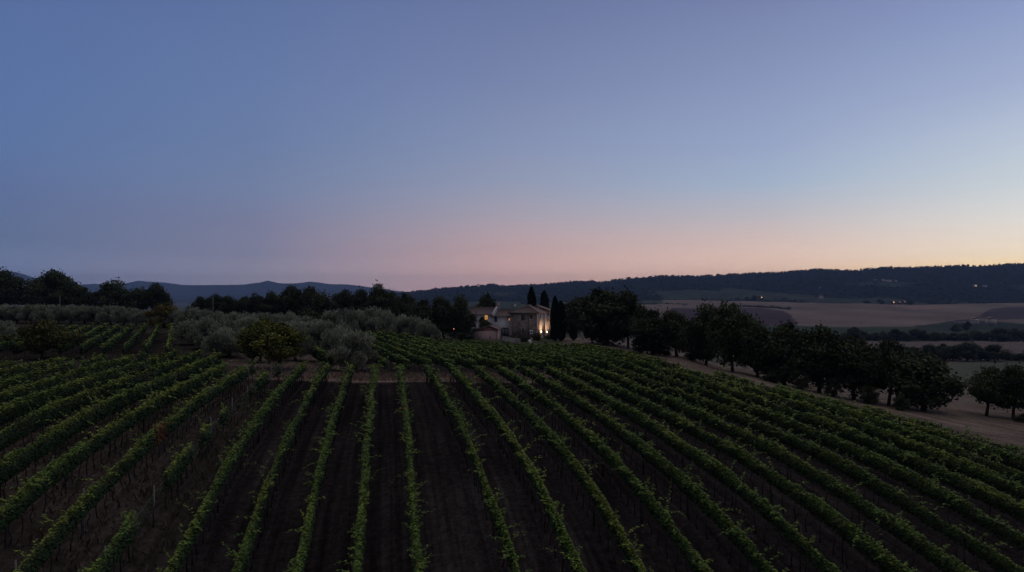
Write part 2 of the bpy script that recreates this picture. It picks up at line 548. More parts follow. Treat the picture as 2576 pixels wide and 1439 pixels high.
def ground_mesh():
    tt = np.concatenate([np.linspace(-2.4, -0.85, 40)[:-1], np.linspace(-0.85, 0.85, 430), np.linspace(0.85, 2.4, 40)[1:]])
    dd = np.exp(np.linspace(math.log(7.0), math.log(16000.0), 620))
    T, D = np.meshgrid(tt, dd)
    X = T * D; Y = D
    x = X.ravel(); y = Y.ravel()
    z = gz(x, y)
    z += 0.10 * fbm(x / 3.0, y / 3.0, 3) * smooth(12, 25, y) + fbm(x / 90.0, y / 90.0, 3) * smooth(150, 600, y) * 3.0 + 7.0 * fbm(x / 240.0 + 3, y / 240.0, 3) * smooth(1050, 1400, y) * (1 - smooth(1800, 2000, y))
    nx, ny = len(tt), len(dd)
    idx = np.arange(nx * ny).reshape(ny, nx)
    q = np.stack([idx[:-1, :-1], idx[:-1, 1:], idx[1:, 1:], idx[1:, :-1]], -1).reshape(-1, 4)
    # base colours by what grows there
    n1 = fbm(x / 6.0, y / 6.0, 4)[:, None]; n2 = fbm(x / 25.0, y / 25.0, 3)[:, None]
    C = lambda *c: np.array(c)[None]
    soil = C(.030, .0255, .0245) * (1 + 0.35 * n1)
    weedy = C(.062, .048, .040) * (1 + 0.6 * n1)
    straw = C(.27, .20, .155) * (1 + 0.35 * n1)
    ul = x * NL[0] + y * NL[1]
    ur = x * NR[0] + y * NR[1]
    fr = np.where(ur > 5.0, (ur - U0R) / 2.4, (ul - 1.2) / 2.4) % 1.0
    rut = np.exp(-((fr - .27) / .07) ** 2) + np.exp(-((fr - .73) / .07) ** 2)
    mid = np.exp(-((fr - .5) / .10) ** 2)
    soil = soil * (1 - .28 * rut + .18 * mid * (1 + 2 * n1[:, 0]))[:, None]
    wl = (smooth(-8, -14, ul + 2.5 * n2[:, 0]))[:, None]
    col = soil * (1 - wl) + weedy * wl
    px = 1288 + F * x / y
    # grass track across the row ends
    ends = np.interp(px, [-400, 300, 540, 640, 760, 945, 1075, 1196, 1400, 1600, 1750], [64, 74, 75, 71, 71.5, 70.5, 72, 72, 72.5, 73, 73.5])
    tr = smooth(ends - 1.2, ends + 1.0, y + 0.6 * n1[:, 0])[:, None]
    wr = smooth(520, 640, px)[:, None]
    dry = (C(.115, .088, .072) * wr + C(.042, .037, .03) * (1 - wr)) * (1 + 0.5 * n1) * (1 + .3 * n2)
    col = col * (1 - tr) + dry * tr
    band = (smooth(ends - .8, ends + .6, y) * (1 - smooth(ends + 5, ends + 9, y)) * smooth(560, 760, px))[:, None]
    col = col * (1 - band) + straw * band
    # second block soil
    b2 = (smooth(ends + 8, ends + 12, y) * (1 - smooth(136, 145, y)) * smooth(880, 960, px) * (1 - smooth(1600, 1700, px)))[:, None]
    col = col * (1 - b2) + soil * 1.6 * b2
    # house yard: short dull grass
    yard = (smooth(142, 150, y) * (1 - smooth(210, 240, y)) * smooth(1080, 1150, px) * (1 - smooth(1400, 1440, px)))[:, None]
    col = col * (1 - yard) + C(.07, .075, .045) * (1 + .5 * n1) * yard
    # right of the boundary: pale stubble
    bx = np.interp(y, [10, 43, 58, 73, 90, 140, 200], [36, 32.6, 29.2, 20.0, 17.5, 13.5, 12])
    rt = smooth(bx - 0.2, bx + 0.8, x + .5 * n1[:, 0])[:, None]
    lines = (0.5 + 0.5 * np.sin((x * 0.9 + y * 0.35) * 1.6 + 3 * n2[:, 0]))[:, None]
    stub = C(.165, .130, .104) * (1 + 0.45 * n1) * (1 + .3 * n2) * (0.85 + .25 * lines)
    col = col * (1 - rt) + stub * rt
    # valley fields by distance
    wob = 30 * fbm(px / 400.0, y / 1e6 + 3.3, 2)
    big = fbm(x / 120.0, y / 120.0, 4)[:, None]
    right = smooth(1400, 1560, px)
    def band_(y0, y1, e, c):
        nonlocal col
        m = (smooth(y0 - e, y0 + e, y + wob) * (1 - smooth(y1 - e, y1 + e, y + wob)) * right)[:, None]
        col = col * (1 - m) + c * (1 + .35 * big + .15 * n1) * m
    band_(135, 300, 12, C(.185, .155, .128))
    band_(210, 425, 25, C(.105, .108, .082))
    band_(425, 715, 8, C(.155, .130, .115))
    band_(715, 1080, 10, C(.055, .075, .050))
    band_(1080, 2080, 25, C(.20, .162, .138))
    band_(2080, 16000, 25, C(.04, .05, .035))
    # greener foot, ploughed and darker parcels of the hill
    dsol = np.exp(np.linspace(math.log(300), math.log(2060), 700))
    def d_at(px_, py_):
        zz = gz((px_ - 1288) / F * dsol, dsol) / dsol
        return float(dsol[int(np.argmax(zz >= float(ray(px_, py_)[1])))]) if (zz >= float(ray(px_, py_)[1])).any() else 2060.0
    def parcel(poly, c, soft=10):
        nonlocal col
        q_ = np.array([((a - 1288) / F * d_at(a, dq), d_at(a, dq)) for a, dq in poly])
        m = np.zeros(len(x))
        pt = np.stack([x, y], 1)
        sel = (y > q_[:, 1].min() - 50) & (y < q_[:, 1].max() + 50) & (x > q_[:, 0].min() - 50) & (x < q_[:, 0].max() + 50)
        p = pt[sel]
        inside = np.zeros(len(p), bool)
        for k in range(len(q_)):
            a_, b_ = q_[k], q_[(k + 1) % len(q_)]
            cr = ((a_[1] > p[:, 1]) != (b_[1] > p[:, 1])) & (p[:, 0] < (b_[0] - a_[0]) * (p[:, 1] - a_[1]) / (b_[1] - a_[1] + 1e-9) + a_[0])
            inside ^= cr
        m[sel] = inside
        col = np.where(m[:, None] > .5, np.asarray(c)[None] * (1 + .3 * big + .1 * n1), col)
    parcel([(1690, 778), (1780, 776.5), (1850, 776.5), (1900, 777), (1940, 779), (1968, 784), (1990, 795), (2008, 811), (2006, 821), (1690, 821)], (.082, .064, .072))
    parcel([(2452, 801), (2466, 790), (2482, 780), (2500, 774), (2530, 771.5), (2640, 771.5), (2640, 806), (2520, 805), (2480, 802)], (.085, .073, .082))
    parcel([(2300, 817), (2380, 810), (2440, 808), (2480, 810), (2640, 818), (2640, 830), (2300, 830)], (.05, .062, .054))
    parcel([(1600, 753.5), (1665, 753), (1670, 760), (1650, 770), (1560, 770), (1560, 756)], (.07, .08, .062))
    parcel([(1180, 766), (1300, 764), (1430, 764), (1430, 800), (1180, 800)], (.055, .075, .05))
    parcel([(2260, 763.8), (2330, 765), (2420, 772), (2300, 777), (2240, 770)], (.26, .188, .162))
    # left: beyond the grove, dark pasture, far plain
    lf = ((1 - right) * smooth(300, 600, y))[:, None] * (1 - ((px > 1170) & (px < 1430) & (y > 1200)))[:, None]
    plain = C(.10, .105, .085) * (1 + .8 * fbm(x / 700.0, y / 1600.0, 4)[:, None])
    col = col * (1 - lf) + plain * lf
    col = np.clip(col, .008, .6)
    m = MB()
    m.add(np.stack([x, y, z], 1), q, None, col)
    # the hill goes on behind the camera
    xb = np.concatenate([[-900, -300, -120], np.linspace(-7.0 * 2.4, 7.0 * 2.4, 25), [120, 300, 900]]); yb = np.array([-900, -300, -100, -40, -15, -4, 7.0])
    XB, YB = np.meshgrid(xb, yb)
    zb = gz(np.clip(XB.ravel(), -60, 60), np.full(XB.size, 7.0)) + np.minimum(0, YB.ravel() - 7) * 0.06
    ib = np.arange(XB.size).reshape(len(yb), len(xb))
    qb = np.stack([ib[:-1, :-1], ib[:-1, 1:], ib[1:, 1:], ib[1:, :-1]], -1).reshape(-1, 4)
    m.add(np.stack([XB.ravel(), YB.ravel(), zb], 1), qb, None, np.repeat(np.array([[.064, .051, .044]]), XB.size, 0))

    def b(nt, bs):
        a = nt.nodes.new('ShaderNodeAttribute'); a.attribute_name = "Col"
        geo = nt.nodes.new('ShaderNodeNewGeometry')
        mp = nt.nodes.new('ShaderNodeMapping')
        mr_ = nt.nodes.new('ShaderNodeMapping')
        mr_.inputs['Rotation'].default_value = (0, 0, AZL)
        mp.inputs['Scale'].default_value = (2.2, 0.06, 0.06)
        nt.links.new(geo.outputs['Position'], mr_.inputs['Vector'])
        nt.links.new(mr_.outputs[0], mp.inputs['Vector'])
        st = noise_node(nt, 1.6, 3, vec=mp.outputs[0])
        cl = noise_node(nt, 2.4, 6, vec=geo.outputs['Position'])
        r1 = ramp_node(nt, st.outputs['Fac'], [(0.3, (.6,) * 3), (0.72, (1.5,) * 3)])
        r2 = ramp_node(nt, cl.outputs['Fac'], [(0.25, (.5,) * 3), (0.75, (1.5,) * 3)])
        m1 = nt.nodes.new('ShaderNodeMix'); m1.data_type = 'RGBA'; m1.blend_type = 'MULTIPLY'; m1.inputs['Factor'].default_value = 1
        m2 = nt.nodes.new('ShaderNodeMix'); m2.data_type = 'RGBA'; m2.blend_type = 'MULTIPLY'; m2.inputs['Factor'].default_value = 1
        nt.links.new(a.outputs['Color'], m1.inputs[6]); nt.links.new(r1.outputs[0], m1.inputs[7])
        nt.links.new(m1.outputs[2], m2.inputs[6]); nt.links.new(r2.outputs[0], m2.inputs[7])
        fn = noise_node(nt, 7.5, 5, vec=geo.outputs['Position'], rough=.75)
        r3 = ramp_node(nt, fn.outputs['Fac'], [(0.32, (.55,) * 3), (0.55, (.95,) * 3), (0.75, (1.9,) * 3)])
        m3 = nt.nodes.new('ShaderNodeMix'); m3.data_type = 'RGBA'; m3.blend_type = 'MULTIPLY'; m3.inputs['Factor'].default_value = 1
        nt.links.new(m2.outputs[2], m3.inputs[6]); nt.links.new(r3.outputs[0], m3.inputs[7])
        nt.links.new(m3.outputs[2], bs.inputs['Base Color'])
        bs.inputs['Roughness'].default_value = 1.0
        bs.inputs['Specular IOR Level'].default_value = 0.0
        bp = nt.nodes.new('ShaderNodeBump'); bp.inputs['Strength'].default_value = 0.5; bp.inputs['Distance'].default_value = 0.15
        nt.links.new(cl.outputs['Fac'], bp.inputs['Height']); nt.links.new(bp.outputs[0], bs.inputs['Normal'])
    o = m.build("ground", mat("ground", b), smooth=True)
    tag(o, "bare vineyard soil, dry grass and stubble fields rolling down into the valley", "ground", kind="structure")


ground_mesh()

# ------------------------------------------------------------------ hills and mountains
SKYL_R = [(900, 741), (960, 738), (1010, 735), (1060, 730), (1122, 722), (1150, 721), (1170, 719), (1190, 720), (1230, 714), (1248, 713), (1262, 718), (1310, 716), (1340, 715), (1380, 712), (1440, 706), (1470, 704), (1485, 705), (1505, 709), (1550, 702), (1600, 697), (1660, 692), (1700, 691), (1745, 693), (1800, 691), (1840, 687), (1900, 685), (1960, 683), (2010, 679), (2050, 675), (2080, 675), (2110, 677), (2160, 679), (2200, 672), (2225, 670), (2250, 672), (2290, 671), (2350, 669), (2420, 666), (2450, 668), (2500, 664), (2576, 660), (2800, 652), (3400, 640), (4200, 650)]
SKYL_L = [(-1500, 690), (-300, 694), (-60, 684), (0, 681), (25, 682), (45, 686), (60, 690), (90, 700), (130, 708), (170, 714), (200, 716), (240, 714), (265, 716), (300, 713), (320, 712), (350, 705.5), (375, 709), (420, 711), (460, 717), (530, 717), (610, 716), (640, 712), (655, 711), (672, 705), (690, 710), (710, 713), (740, 713), (760, 711), (778, 708), (800, 710), (830, 715), (870, 715), (905, 719), (960, 726), (1010, 733), (1200, 742), (1400, 745)]


def range_mesh(name, skyl, p0, p1, npx, d0, dr, d1, z0, seed, rough, colf, label, treeh=0.0):
    px = np.linspace(p0, p1, npx)
    ysk = np.interp(px, [a for a, _ in skyl], [b for _, b in skyl]) + .8 * fbm(px / 9.0 + seed, px * 0 + seed, 3)
    wob = 1 + 0.10 * fbm(px / 260.0 + seed, px * 0 + seed, 3)
    DR = dr * wob
    ZR = (HZ - ysk) / F * DR - treeh
    s = np.linspace(0, 1.35, 70)
    PX, Sx = np.meshgrid(px, s)
    D = np.where(Sx <= 1, d0 + (DR - d0) * Sx, DR + (d1 - dr) * (Sx - 1) / .35)
    prof = np.where(Sx <= 1, 0.10 * Sx + 0.90 * (np.clip(Sx, 0, 1) ** 1.25), 1 - 0.9 * ((Sx - 1) / .35) ** 1.2)
    X = (PX - 1288) / F * D
    Z = z0 + (ZR - z0) * prof
    n = fbm(X / (dr * .09) + seed, D / (dr * .20) + seed, 4)
    Z += rough * n * np.clip(Sx, 0, 1) * np.clip((1 - Sx) * 2.5, 0, 1) * (ZR - z0)
    Z += 3.0 * fbm(X / 40.0, D / 40.0, 2) * np.clip(Sx, 0, 1) * (treeh > 0)
    x, y, z = X.ravel(), D.ravel(), Z.ravel()
    idx = np.arange(x.size).reshape(X.shape)
    q = np.stack([idx[:-1, :-1], idx[:-1, 1:], idx[1:, 1:], idx[1:, :-1]], -1).reshape(-1, 4)
    col = colf(x, y, Sx.ravel(), PX.ravel())
    m = MB(); m.add(np.stack([x, y, z], 1), q, None, np.clip(col, .004, .6))

    def b(nt, bs):
        a = nt.nodes.new('ShaderNodeAttribute'); a.attribute_name = "Col"
        nn = noise_node(nt, 0.03, 5)
        r = ramp_node(nt, nn.outputs['Fac'], [(0.3, (.6,) * 3), (0.7, (1.4,) * 3)])
        m1 = nt.nodes.new('ShaderNodeMix'); m1.data_type = 'RGBA'; m1.blend_type = 'MULTIPLY'; m1.inputs['Factor'].default_value = 1
        nt.links.new(a.outputs['Color'], m1.inputs[6]); nt.links.new(r.outputs[0], m1.inputs[7])
        nt.links.new(m1.outputs[2], bs.inputs['Base Color'])
        bs.inputs['Roughness'].default_value = 1.0; bs.inputs['Specular IOR Level'].default_value = 0
    o = m.build(name, mat(name, b), smooth=True)
    tag(o, label, "hills", kind="structure")
    return px, DR, X, D, Z, Sx, PX


def col_right(x, y, s, px):
    n = fbm(x / 260.0, y / 420.0, 4)
    clear = (smooth(.08, .20, n + 0.25 * (1 - s) - .10) * (1 - smooth(.55, .72, s)))[:, None]
    f = np.array([[.014, .019, .014]]); c = np.array([[.050, .060, .042]])
    return (f * (1 - clear) + c * clear) * (1 + .4 * fbm(x / 60., y / 60., 2)[:, None])


def col_left(x, y, s, px):
    n = fbm(x / 900.0, y / 700.0, 4)
    return np.array([[.03, .036, .03]]) * (1 + .8 * n[:, None]) + np.array([[.05, .045, .035]]) * ((1 - smooth(0, .3, s)) * smooth(0, .2, n))[:, None]


HR = range_mesh("hills", SKYL_R, 880, 4200, 700, 2300, 4000, 5600, -34, 4.2, .20, col_right, "long dark forested ridge closing the valley under the sunset", 6.0)
range_mesh("mountains", SKYL_L, -1500, 1400, 420, 7800, 11300, 14500, -62, 9.7, .16, col_left, "far blue mountains along the horizon", 0.0)


def ico():
    t = (1 + 5 ** .5) / 2
    v = np.array([(-1, t, 0), (1, t, 0), (-1, -t, 0), (1, -t, 0), (0, -1, t), (0, 1, t), (0, -1, -t), (0, 1, -t), (t, 0, -1), (t, 0, 1), (-t, 0, -1), (-t, 0, 1)], float)
    v /= np.linalg.norm(v[0])
    f = [(0, 11, 5), (0, 5, 1), (0, 1, 7), (0, 7, 10), (0, 10, 11), (1, 5, 9), (5, 11, 4), (11, 10, 2), (10, 7, 6), (7, 1, 8), (3, 9, 4), (3, 4, 2), (3, 2, 6), (3, 6, 8), (3, 8, 9), (4, 9, 5), (2, 4, 11), (6, 2, 10), (8, 6, 7), (9, 8, 1)]
    return v, np.array(f)


ICV, ICF = ico()


def forest():
    px, DR, X, D, Z, Sx, PX = HR
    n = 9000
    ci = rng.integers(0, len(px), n); ri = rng.integers(2, 53, n)
    ridge = rng.random(n) < 0.28
    ri[ridge] = 51 + rng.integers(0, 3, ridge.sum())
    x = X[ri, ci] + rng.normal(0, 14, n); y = D[ri, ci] + rng.normal(0, 14, n); z = Z[ri, ci]
    keep = (fbm(x / 260.0, y / 420.0, 4) + 0.25 * (1 - Sx[ri, ci]) - .14 < .16) | (Sx[ri, ci] > .6)
    keep &= (PX[ri, ci] > 950) & (PX[ri, ci] < 2800)
    x, y, z = x[keep], y[keep], z[keep]
    k = len(x)
    r = rng.uniform(3.0, 6.5, k) * np.where(rng.random(k) < .06, 1.5, 1)
    v = ICV[None] * (r[:, None, None] * rng.uniform(.75, 1.25, (k, 12, 1)))
    v[:, :, 2] *= rng.uniform(.7, 1.1, (k, 1))
    v += np.stack([x, y, z + r * .45], 1)[:, None]
    f = (ICF[None] + 12 * np.arange(k)[:, None, None]).reshape(-1, 3)
    c = np.array([[.014, .020, .013]]) * rng.uniform(.6, 1.5, (k, 1))
    m = MB(); m.add(v.reshape(-1, 3), None, f, np.repeat(c, 12, 0))
    o = m.build("forest", M_OAK)
    tag(o, "dark woodland covering the long ridge beyond the valley", "forest", kind="stuff")


forest()

# ------------------------------------------------------------------ vine rows
def rand_dirs(n, r=rng):
    v = r.normal(size=(n, 3))
    return v / (np.linalg.norm(v, axis=1, keepdims=True) + 1e-9)


POST_ME = MB().tube([(0, 0, -.2), (0, 0, 1.95)], .03, 6).mesh("post"); POST_ME.materials.append(M_POST)
DPOST_ME = MB().tube([(0, 0, -.2), (0, 0, 1.95)], .03, 6).mesh("dark_post"); DPOST_ME.materials.append(M_DPOST)
TRUNK_MES = []
for k in range(3):
    bend = rng.normal(0, .05, (4, 2))
    p = [(0, 0, -.1), (bend[0, 0], bend[0, 1], .3), (bend[1, 0], bend[1, 1], .6), (bend[2, 0] * 1.4, bend[2, 1], .98)]
    me = MB().tube(p, [.035, .03, .028, .022], 5).mesh("vine_stem"); me.materials.append(M_VTRUNK)
    TRUNK_MES.append(me)

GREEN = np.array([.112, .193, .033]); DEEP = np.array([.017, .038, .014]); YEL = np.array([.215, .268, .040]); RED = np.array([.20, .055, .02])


def vine_row(t, n, u, v0, v1, label, group, vigor=1.0, posts=True, stems=True, yellow=0.3, gaps=0.0, red=None, seed=0, post_mat='pale', dens=1.0, hh=1.92, wide=1.0, shoots=1.0, low=.98):
    r = np.random.default_rng(1000 + seed)
    L = v1 - v0
    mid = u * n + 0.5 * (v0 + v1) * t
    base = (float(mid[0]), float(mid[1]), g1(mid[0], mid[1]))
    root = empty("vine_trellis", base)
    tag(root, label, "vineyard row", group)
    vs = np.arange(v0, v1, .25)
    cx = u * n[0] + vs * t[0]; cy = u * n[1] + vs * t[1]
    gzv = gz(cx, cy)
    ph = r.uniform(0, 100)
    vig = np.clip(1.0 + .70 * fbm(vs / 2.6 + ph, vs * 0 + ph, 3), .25, 1.35) * vigor
    vig = vig * (1 + .16 * np.cos(2 * np.pi * vs / .95 + 2.5 * fbm(vs / 3.0 + ph, vs * 0 + 21, 2)))      # plant by plant
    if gaps > 0:
        g = fbm(vs / 3.2 + ph + 40, vs * 0 + ph, 2)
        vig = np.where(g < np.quantile(g, gaps), vig * .07, vig)
    yl = np.clip(yellow + 1.2 * fbm(vs / 4.0 + ph + 9, vs * 0 + 3, 2), 0, 1)
    lx = 0.5 * fbm(vs / 5.0 + ph, vs * 0 + 8, 2) * .25
    depth = np.maximum(cy, 12)
    size = np.maximum(.105, .0030 * depth)
    per = 480 * (.115 / size) ** 2 * .25 * np.clip(vig, 0, 1.15) * dens * 1.15
    cnt = r.poisson(per)
    i = np.repeat(np.arange(len(vs)), cnt)
    N = len(i)
    vv = vs[i] + r.uniform(-.15, .4, N)
    a = r.uniform(0, 2 * np.pi, N); rad = np.sqrt(r.uniform(.25, 1, N))
    top = hh * (.76 + .24 * np.clip(vig[i], 0, 1.25)); bot = low + .16 * r.random(N)
    hw = (.11 + .085 * np.clip(vig[i], 0, 1.35)) * wide * (1 - .42 * np.sin(a) * rad)
    zc = .5 * (top + bot) + .5 * (top - bot) * np.sin(a) * rad
    off = hw * np.cos(a) * rad + lx[i]
    nrm = np.stack([np.cos(a) * .5, np.zeros(N), np.sin(a) * .45 + .75], 1)      # across, along, up
    # drooping shoots hanging below and arching out above
    ns = int(L * 2.3 * shoots)
    si = r.integers(0, len(vs), ns)
    si = si[r.random(ns) < np.clip(vig[si], 0, 1)]
    ns = len(si)
    sl = r.gamma(2.2, .20, ns) + .12
    side = r.choice([-1, 1], ns) * r.uniform(.1, 1, ns)
    K = 20
    tpar = np.linspace(.0, 1, K)
    up = r.uniform(.25, 1.0, ns)
    along = r.normal(0, .5, ns)
    so = (lx[si] + .15 * np.sign(side))[:, None] + side[:, None] * sl[:, None] * tpar
    sz = (hh * .93) + sl[:, None] * (up[:, None] * tpar - .55 * tpar ** 2 * np.abs(side)[:, None])
    sv = vs[si][:, None] + along[:, None] * sl[:, None] * tpar
    so += r.normal(0, .035, so.shape); sz += r.normal(0, .03, sz.shape); sv += r.normal(0, .035, sv.shape)
    vv = np.concatenate([vv, sv.ravel()]); off = np.concatenate([off, so.ravel()]); zc = np.concatenate([zc, sz.ravel()])
    ii = np.concatenate([i, np.repeat(si, K)])
    nrm = np.vstack([nrm, np.tile([[0, 0, 1.0]], (ns * K, 1))])
    sc = np.concatenate([r.uniform(.7, 1.25, N), (np.tile(np.linspace(1.0, .55, K), ns)) * r.uniform(1.0, 1.45, ns * K)])
    M = len(vv)
    wx = u * n[0] + vv * t[0] + off * n[0]; wy = u * n[1] + vv * t[1] + off * n[1]
    gzl = np.interp(vv, vs, gzv)
    P = np.stack([wx, wy, gzl + zc], 1) - np.array(base)
    nd = nrm[:, :1] * np.array([[n[0], n[1], 0]]) + nrm[:, 2:3] * np.array([[0, 0, 1.0]]) + .42 * rand_dirs(M, r)
    nd /= np.linalg.norm(nd, axis=1, keepdims=True) + 1e-9
    q = rand_dirs(M, r)
    U_ = np.cross(nd, q); U_ /= np.linalg.norm(U_, axis=1, keepdims=True) + 1e-9
    W_ = np.cross(nd, U_)
    hs = (size[ii] * .5 * sc)[:, None]
    # lit top and shaded sides put into the leaf colour, beside yellower new growth
    young_lit = np.concatenate([smooth(.55, 1.02, (zc[:N] - .7) / (hh - .75)), np.full(M - N, .95)])
    yw = np.clip((.30 + .9 * yl[ii]) * young_lit * r.uniform(.5, 1.3, M) + .25 * yl[ii] * r.uniform(0, 1, M), 0, 1)[:, None]
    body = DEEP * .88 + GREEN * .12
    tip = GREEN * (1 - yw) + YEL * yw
    yg = young_lit[:, None]
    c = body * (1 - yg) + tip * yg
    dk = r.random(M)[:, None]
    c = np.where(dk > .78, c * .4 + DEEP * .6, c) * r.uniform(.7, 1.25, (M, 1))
    if red is not None:
        for rv, rl in red:
            w = (np.exp(-((vv - rv) / rl) ** 2) * (r.random(M) < .8))[:, None]
            c = c * (1 - w) + RED * r.uniform(.5, 1.2, (M, 1)) * w
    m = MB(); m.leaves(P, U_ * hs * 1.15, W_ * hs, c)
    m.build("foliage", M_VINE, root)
    if posts:
        for pv in np.arange(v0 + .1, v1 + .1, 5.5):
            pv = min(pv, v1 - .05)
            x, y = u * n[0] + pv * t[0], u * n[1] + pv * t[1]
            o = link(bpy.data.objects.new("post", POST_ME if post_mat == 'pale' else DPOST_ME), root)
            o.location = (x - base[0], y - base[1], float(np.interp(pv, vs, gzv)) - base[2])
            o.rotation_euler = (r.normal(0, .03), r.normal(0, .03), 0)
            o.scale = (1, 1, r.uniform(.93, 1.08))
        wm = MB()
        for h in (.95, 1.5):
            sel = np.linspace(0, len(vs) - 1, max(4, len(vs) // 20)).astype(int)
            wm.tube(np.stack([cx[sel] - base[0], cy[sel] - base[1], gzv[sel] + h - base[2]], 1), .008, 3, cap=False)
        wm.build("wire", M_WIRE, root)
    if stems:
        st = np.arange(v0 + .3, v1, max(.95, L / 95.0))
        for pv in st:
            k = int(np.clip((pv - v0) / .25, 0, len(vs) - 1))
            if vig[k] < .1 and r.random() < .5: continue
            x, y = u * n[0] + pv * t[0], u * n[1] + pv * t[1]
            o = link(bpy.data.objects.new("stem", TRUNK_MES[r.integers(0, 3)]), root)
            o.location = (x - base[0], y - base[1], float(gzv[k]) - base[2])
            o.rotation_euler = (r.normal(0, .06), r.normal(0, .06), r.uniform(0, 6.28))
    return root


def v_at_px(u, t, n, px):
    """distance along a row at which it stands at photo column px"""
    a = (px - 1288) / F
    return u * (n[0] * -1 + a * n[1]) / (t[0] - a * t[1]) if abs(t[0] - a * t[1]) > 1e-6 else 0


def v_of_y(u, t, n, y):
    return (y - u * n[1]) / t[1]


GL, GR = "vine rows running down to the camera", "vine rows fanning out to the valley side"
LU = sorted(LEFT, reverse=True) + [-32.4, -34.8, -37.2]
end_y = {1.2: 70, -1.2: 70, -3.6: 70, -6.0: 71, -8.4: 71, -10.8: 70.5}
for i, u in enumerate(LU):
    ye = end_y.get(u, row_end.get(('L', u), 70))
    if u <= -17: ye = {-18.0: 75.5, -20.4: 77, -22.8: 76.5, -25.2: 73, -27.6: 69, -30.0: 65}.get(u, 62)
    v1 = v_of_y(u, TL, NL, ye)
    # start where the row leaves the frame
    v0 = 15.0
    for v in np.arange(15, 70, .5):
        p = u * NL + v * TL
        if p[0] / p[1] > -0.86: v0 = float(v); break
    if v1 - v0 < 4: continue
    kw = dict(post_mat='pale' if u in (-10.8, -13.2) else 'dark', yellow=.12 + .30 * smooth(-2, -14, u), gaps=0.0, vigor=1.0)
    if u in (-13.2, -15.6): kw.update(gaps=.03, yellow=.55, low=.78, wide=.85, shoots=1.3)
    if u == -10.8: kw.update(low=.7)
    if u <= -18: kw.update(gaps=.04, yellow=.42, vigor=1.0, low=.66, wide=.72, shoots=1.3)
    lab = {1.2: "straight tall vine row just right of centre with one reddish vine",
           -1.2: "straight vine row next on the left of the row with the reddish vine",
           -10.8: "gappy vine row with few plants left and bare stakes showing",
           -13.2: "ragged yellowing vine row with a rust-red vine beside the gappy row",
           -30.0: "vine row at the far left ending in front of the dark spreading tree"}.get(u)
    if lab is None:
        lab = f"green vine row, {ordw(i)} counted leftwards from the row with the reddish vine at centre"
    if u == -10.8: kw.update(gaps=.55, vigor=.9, yellow=.35)
    if u == 1.2: kw['red'] = [(v_of_y(u, TL, NL, 48), .5)]
    if u == -13.2: kw['red'] = [(v_of_y(u, TL, NL, 40.5), .8)]
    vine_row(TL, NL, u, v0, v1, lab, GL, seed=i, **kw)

RE = {}
for j in range(16):
    u = U0R + 2.4 * j
    ye = min(row_end.get(('R', j), 73), 74) if j < 12 else {12: 70.5, 13: 64, 14: 56, 15: 40}[j]
    if j == 15: continue
    v1 = v_of_y(u, TR, NR, ye)
    v0 = 15.0
    for v in np.arange(15, 60, .5):
        p = u * NR + v * TR
        if p[0] / p[1] < 0.86: v0 = float(v); break
    lab = f"dense green vine row, {ordw(j)} to the right of the wide bare strip"
    if j == 0: lab = "vine row edging the right side of the wide bare strip"
    if j == 14: lab = "outermost vine row along the pale stubble field"
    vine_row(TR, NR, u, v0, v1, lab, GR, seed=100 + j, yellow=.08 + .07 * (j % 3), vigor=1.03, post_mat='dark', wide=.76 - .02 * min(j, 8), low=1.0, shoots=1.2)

AZ2 = math.radians(-20); T2, N2 = frame(AZ2)
G2 = "vine rows of the upper block before the farmhouse"
k2 = 0
for k in range(-2, 17):
    u = 13.15 + 2.32 * k
    y0, y1 = 76.5, 139.0
    if k < 0: y0 = 100 + 12 * (-k - 1); y1 = 128
    if k in (0, 1, 2): y1 = 128 + 3 * k
    if u > 44: y0 = 76.5 + (u - 44) * 4.2
    if u > 40: y1 = 139 - (u - 40) * 2.0
    v0, v1 = v_of_y(u, T2, N2, y0), v_of_y(u, T2, N2, y1)
    if v1 - v0 < 6: continue
    lab = f"dark green vine row, {ordw(k2)} from the olive trees in the block before the farmhouse"
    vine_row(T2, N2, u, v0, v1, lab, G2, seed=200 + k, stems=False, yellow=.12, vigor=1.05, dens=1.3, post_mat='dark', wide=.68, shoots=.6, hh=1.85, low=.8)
    k2 += 1

AZ3 = math.atan((457 - 1288) / F); T3, N3 = frame(AZ3)
G3 = "vine rows of the small far block below the olive line"
for k in range(10):
    u = -1.5 - 2.2 * k
    y0, y1 = 80 - .3 * k, 130 - .8 * k
    lab = f"pale green vine row, {ordw(k)} from the right in the small far block below the olives"
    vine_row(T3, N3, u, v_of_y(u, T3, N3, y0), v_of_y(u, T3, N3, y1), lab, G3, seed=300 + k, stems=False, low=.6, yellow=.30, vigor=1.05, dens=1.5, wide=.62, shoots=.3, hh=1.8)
# short stubs of vine left beyond the track
for k, (px0, d0, px1, d1, lab) in enumerate([(832, 78, 790, 90, "short dark stub of vine row between the ochre tree and the olives"), (640, 82, 585, 96, "short dark stub of vine row left of the ochre tree under the olives")]):
    a = np.array([(px0 - 1288) / F * d0, d0]); b = np.array([(px1 - 1288) / F * d1, d1])
    az = math.atan2(b[0] - a[0], b[1] - a[1]); t, n = frame(az)
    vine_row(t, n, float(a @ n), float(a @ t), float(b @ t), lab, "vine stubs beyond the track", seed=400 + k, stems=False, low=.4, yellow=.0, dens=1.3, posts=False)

# ------------------------------------------------------------------ trees
def limb(m, a, b, r0, r1, n=5, wob=.12, r=rng):
    a, b = np.array(a, float), np.array(b, float)
    k = 5
    t = np.linspace(0, 1, k)[:, None]
    p = a + (b - a) * t
    p[1:-1] += r.normal(0, wob * np.linalg.norm(b - a) * .35, (k - 2, 3)) * np.array([1, 1, .4])
    m.tube(p, np.linspace(r0, r1, k), n)


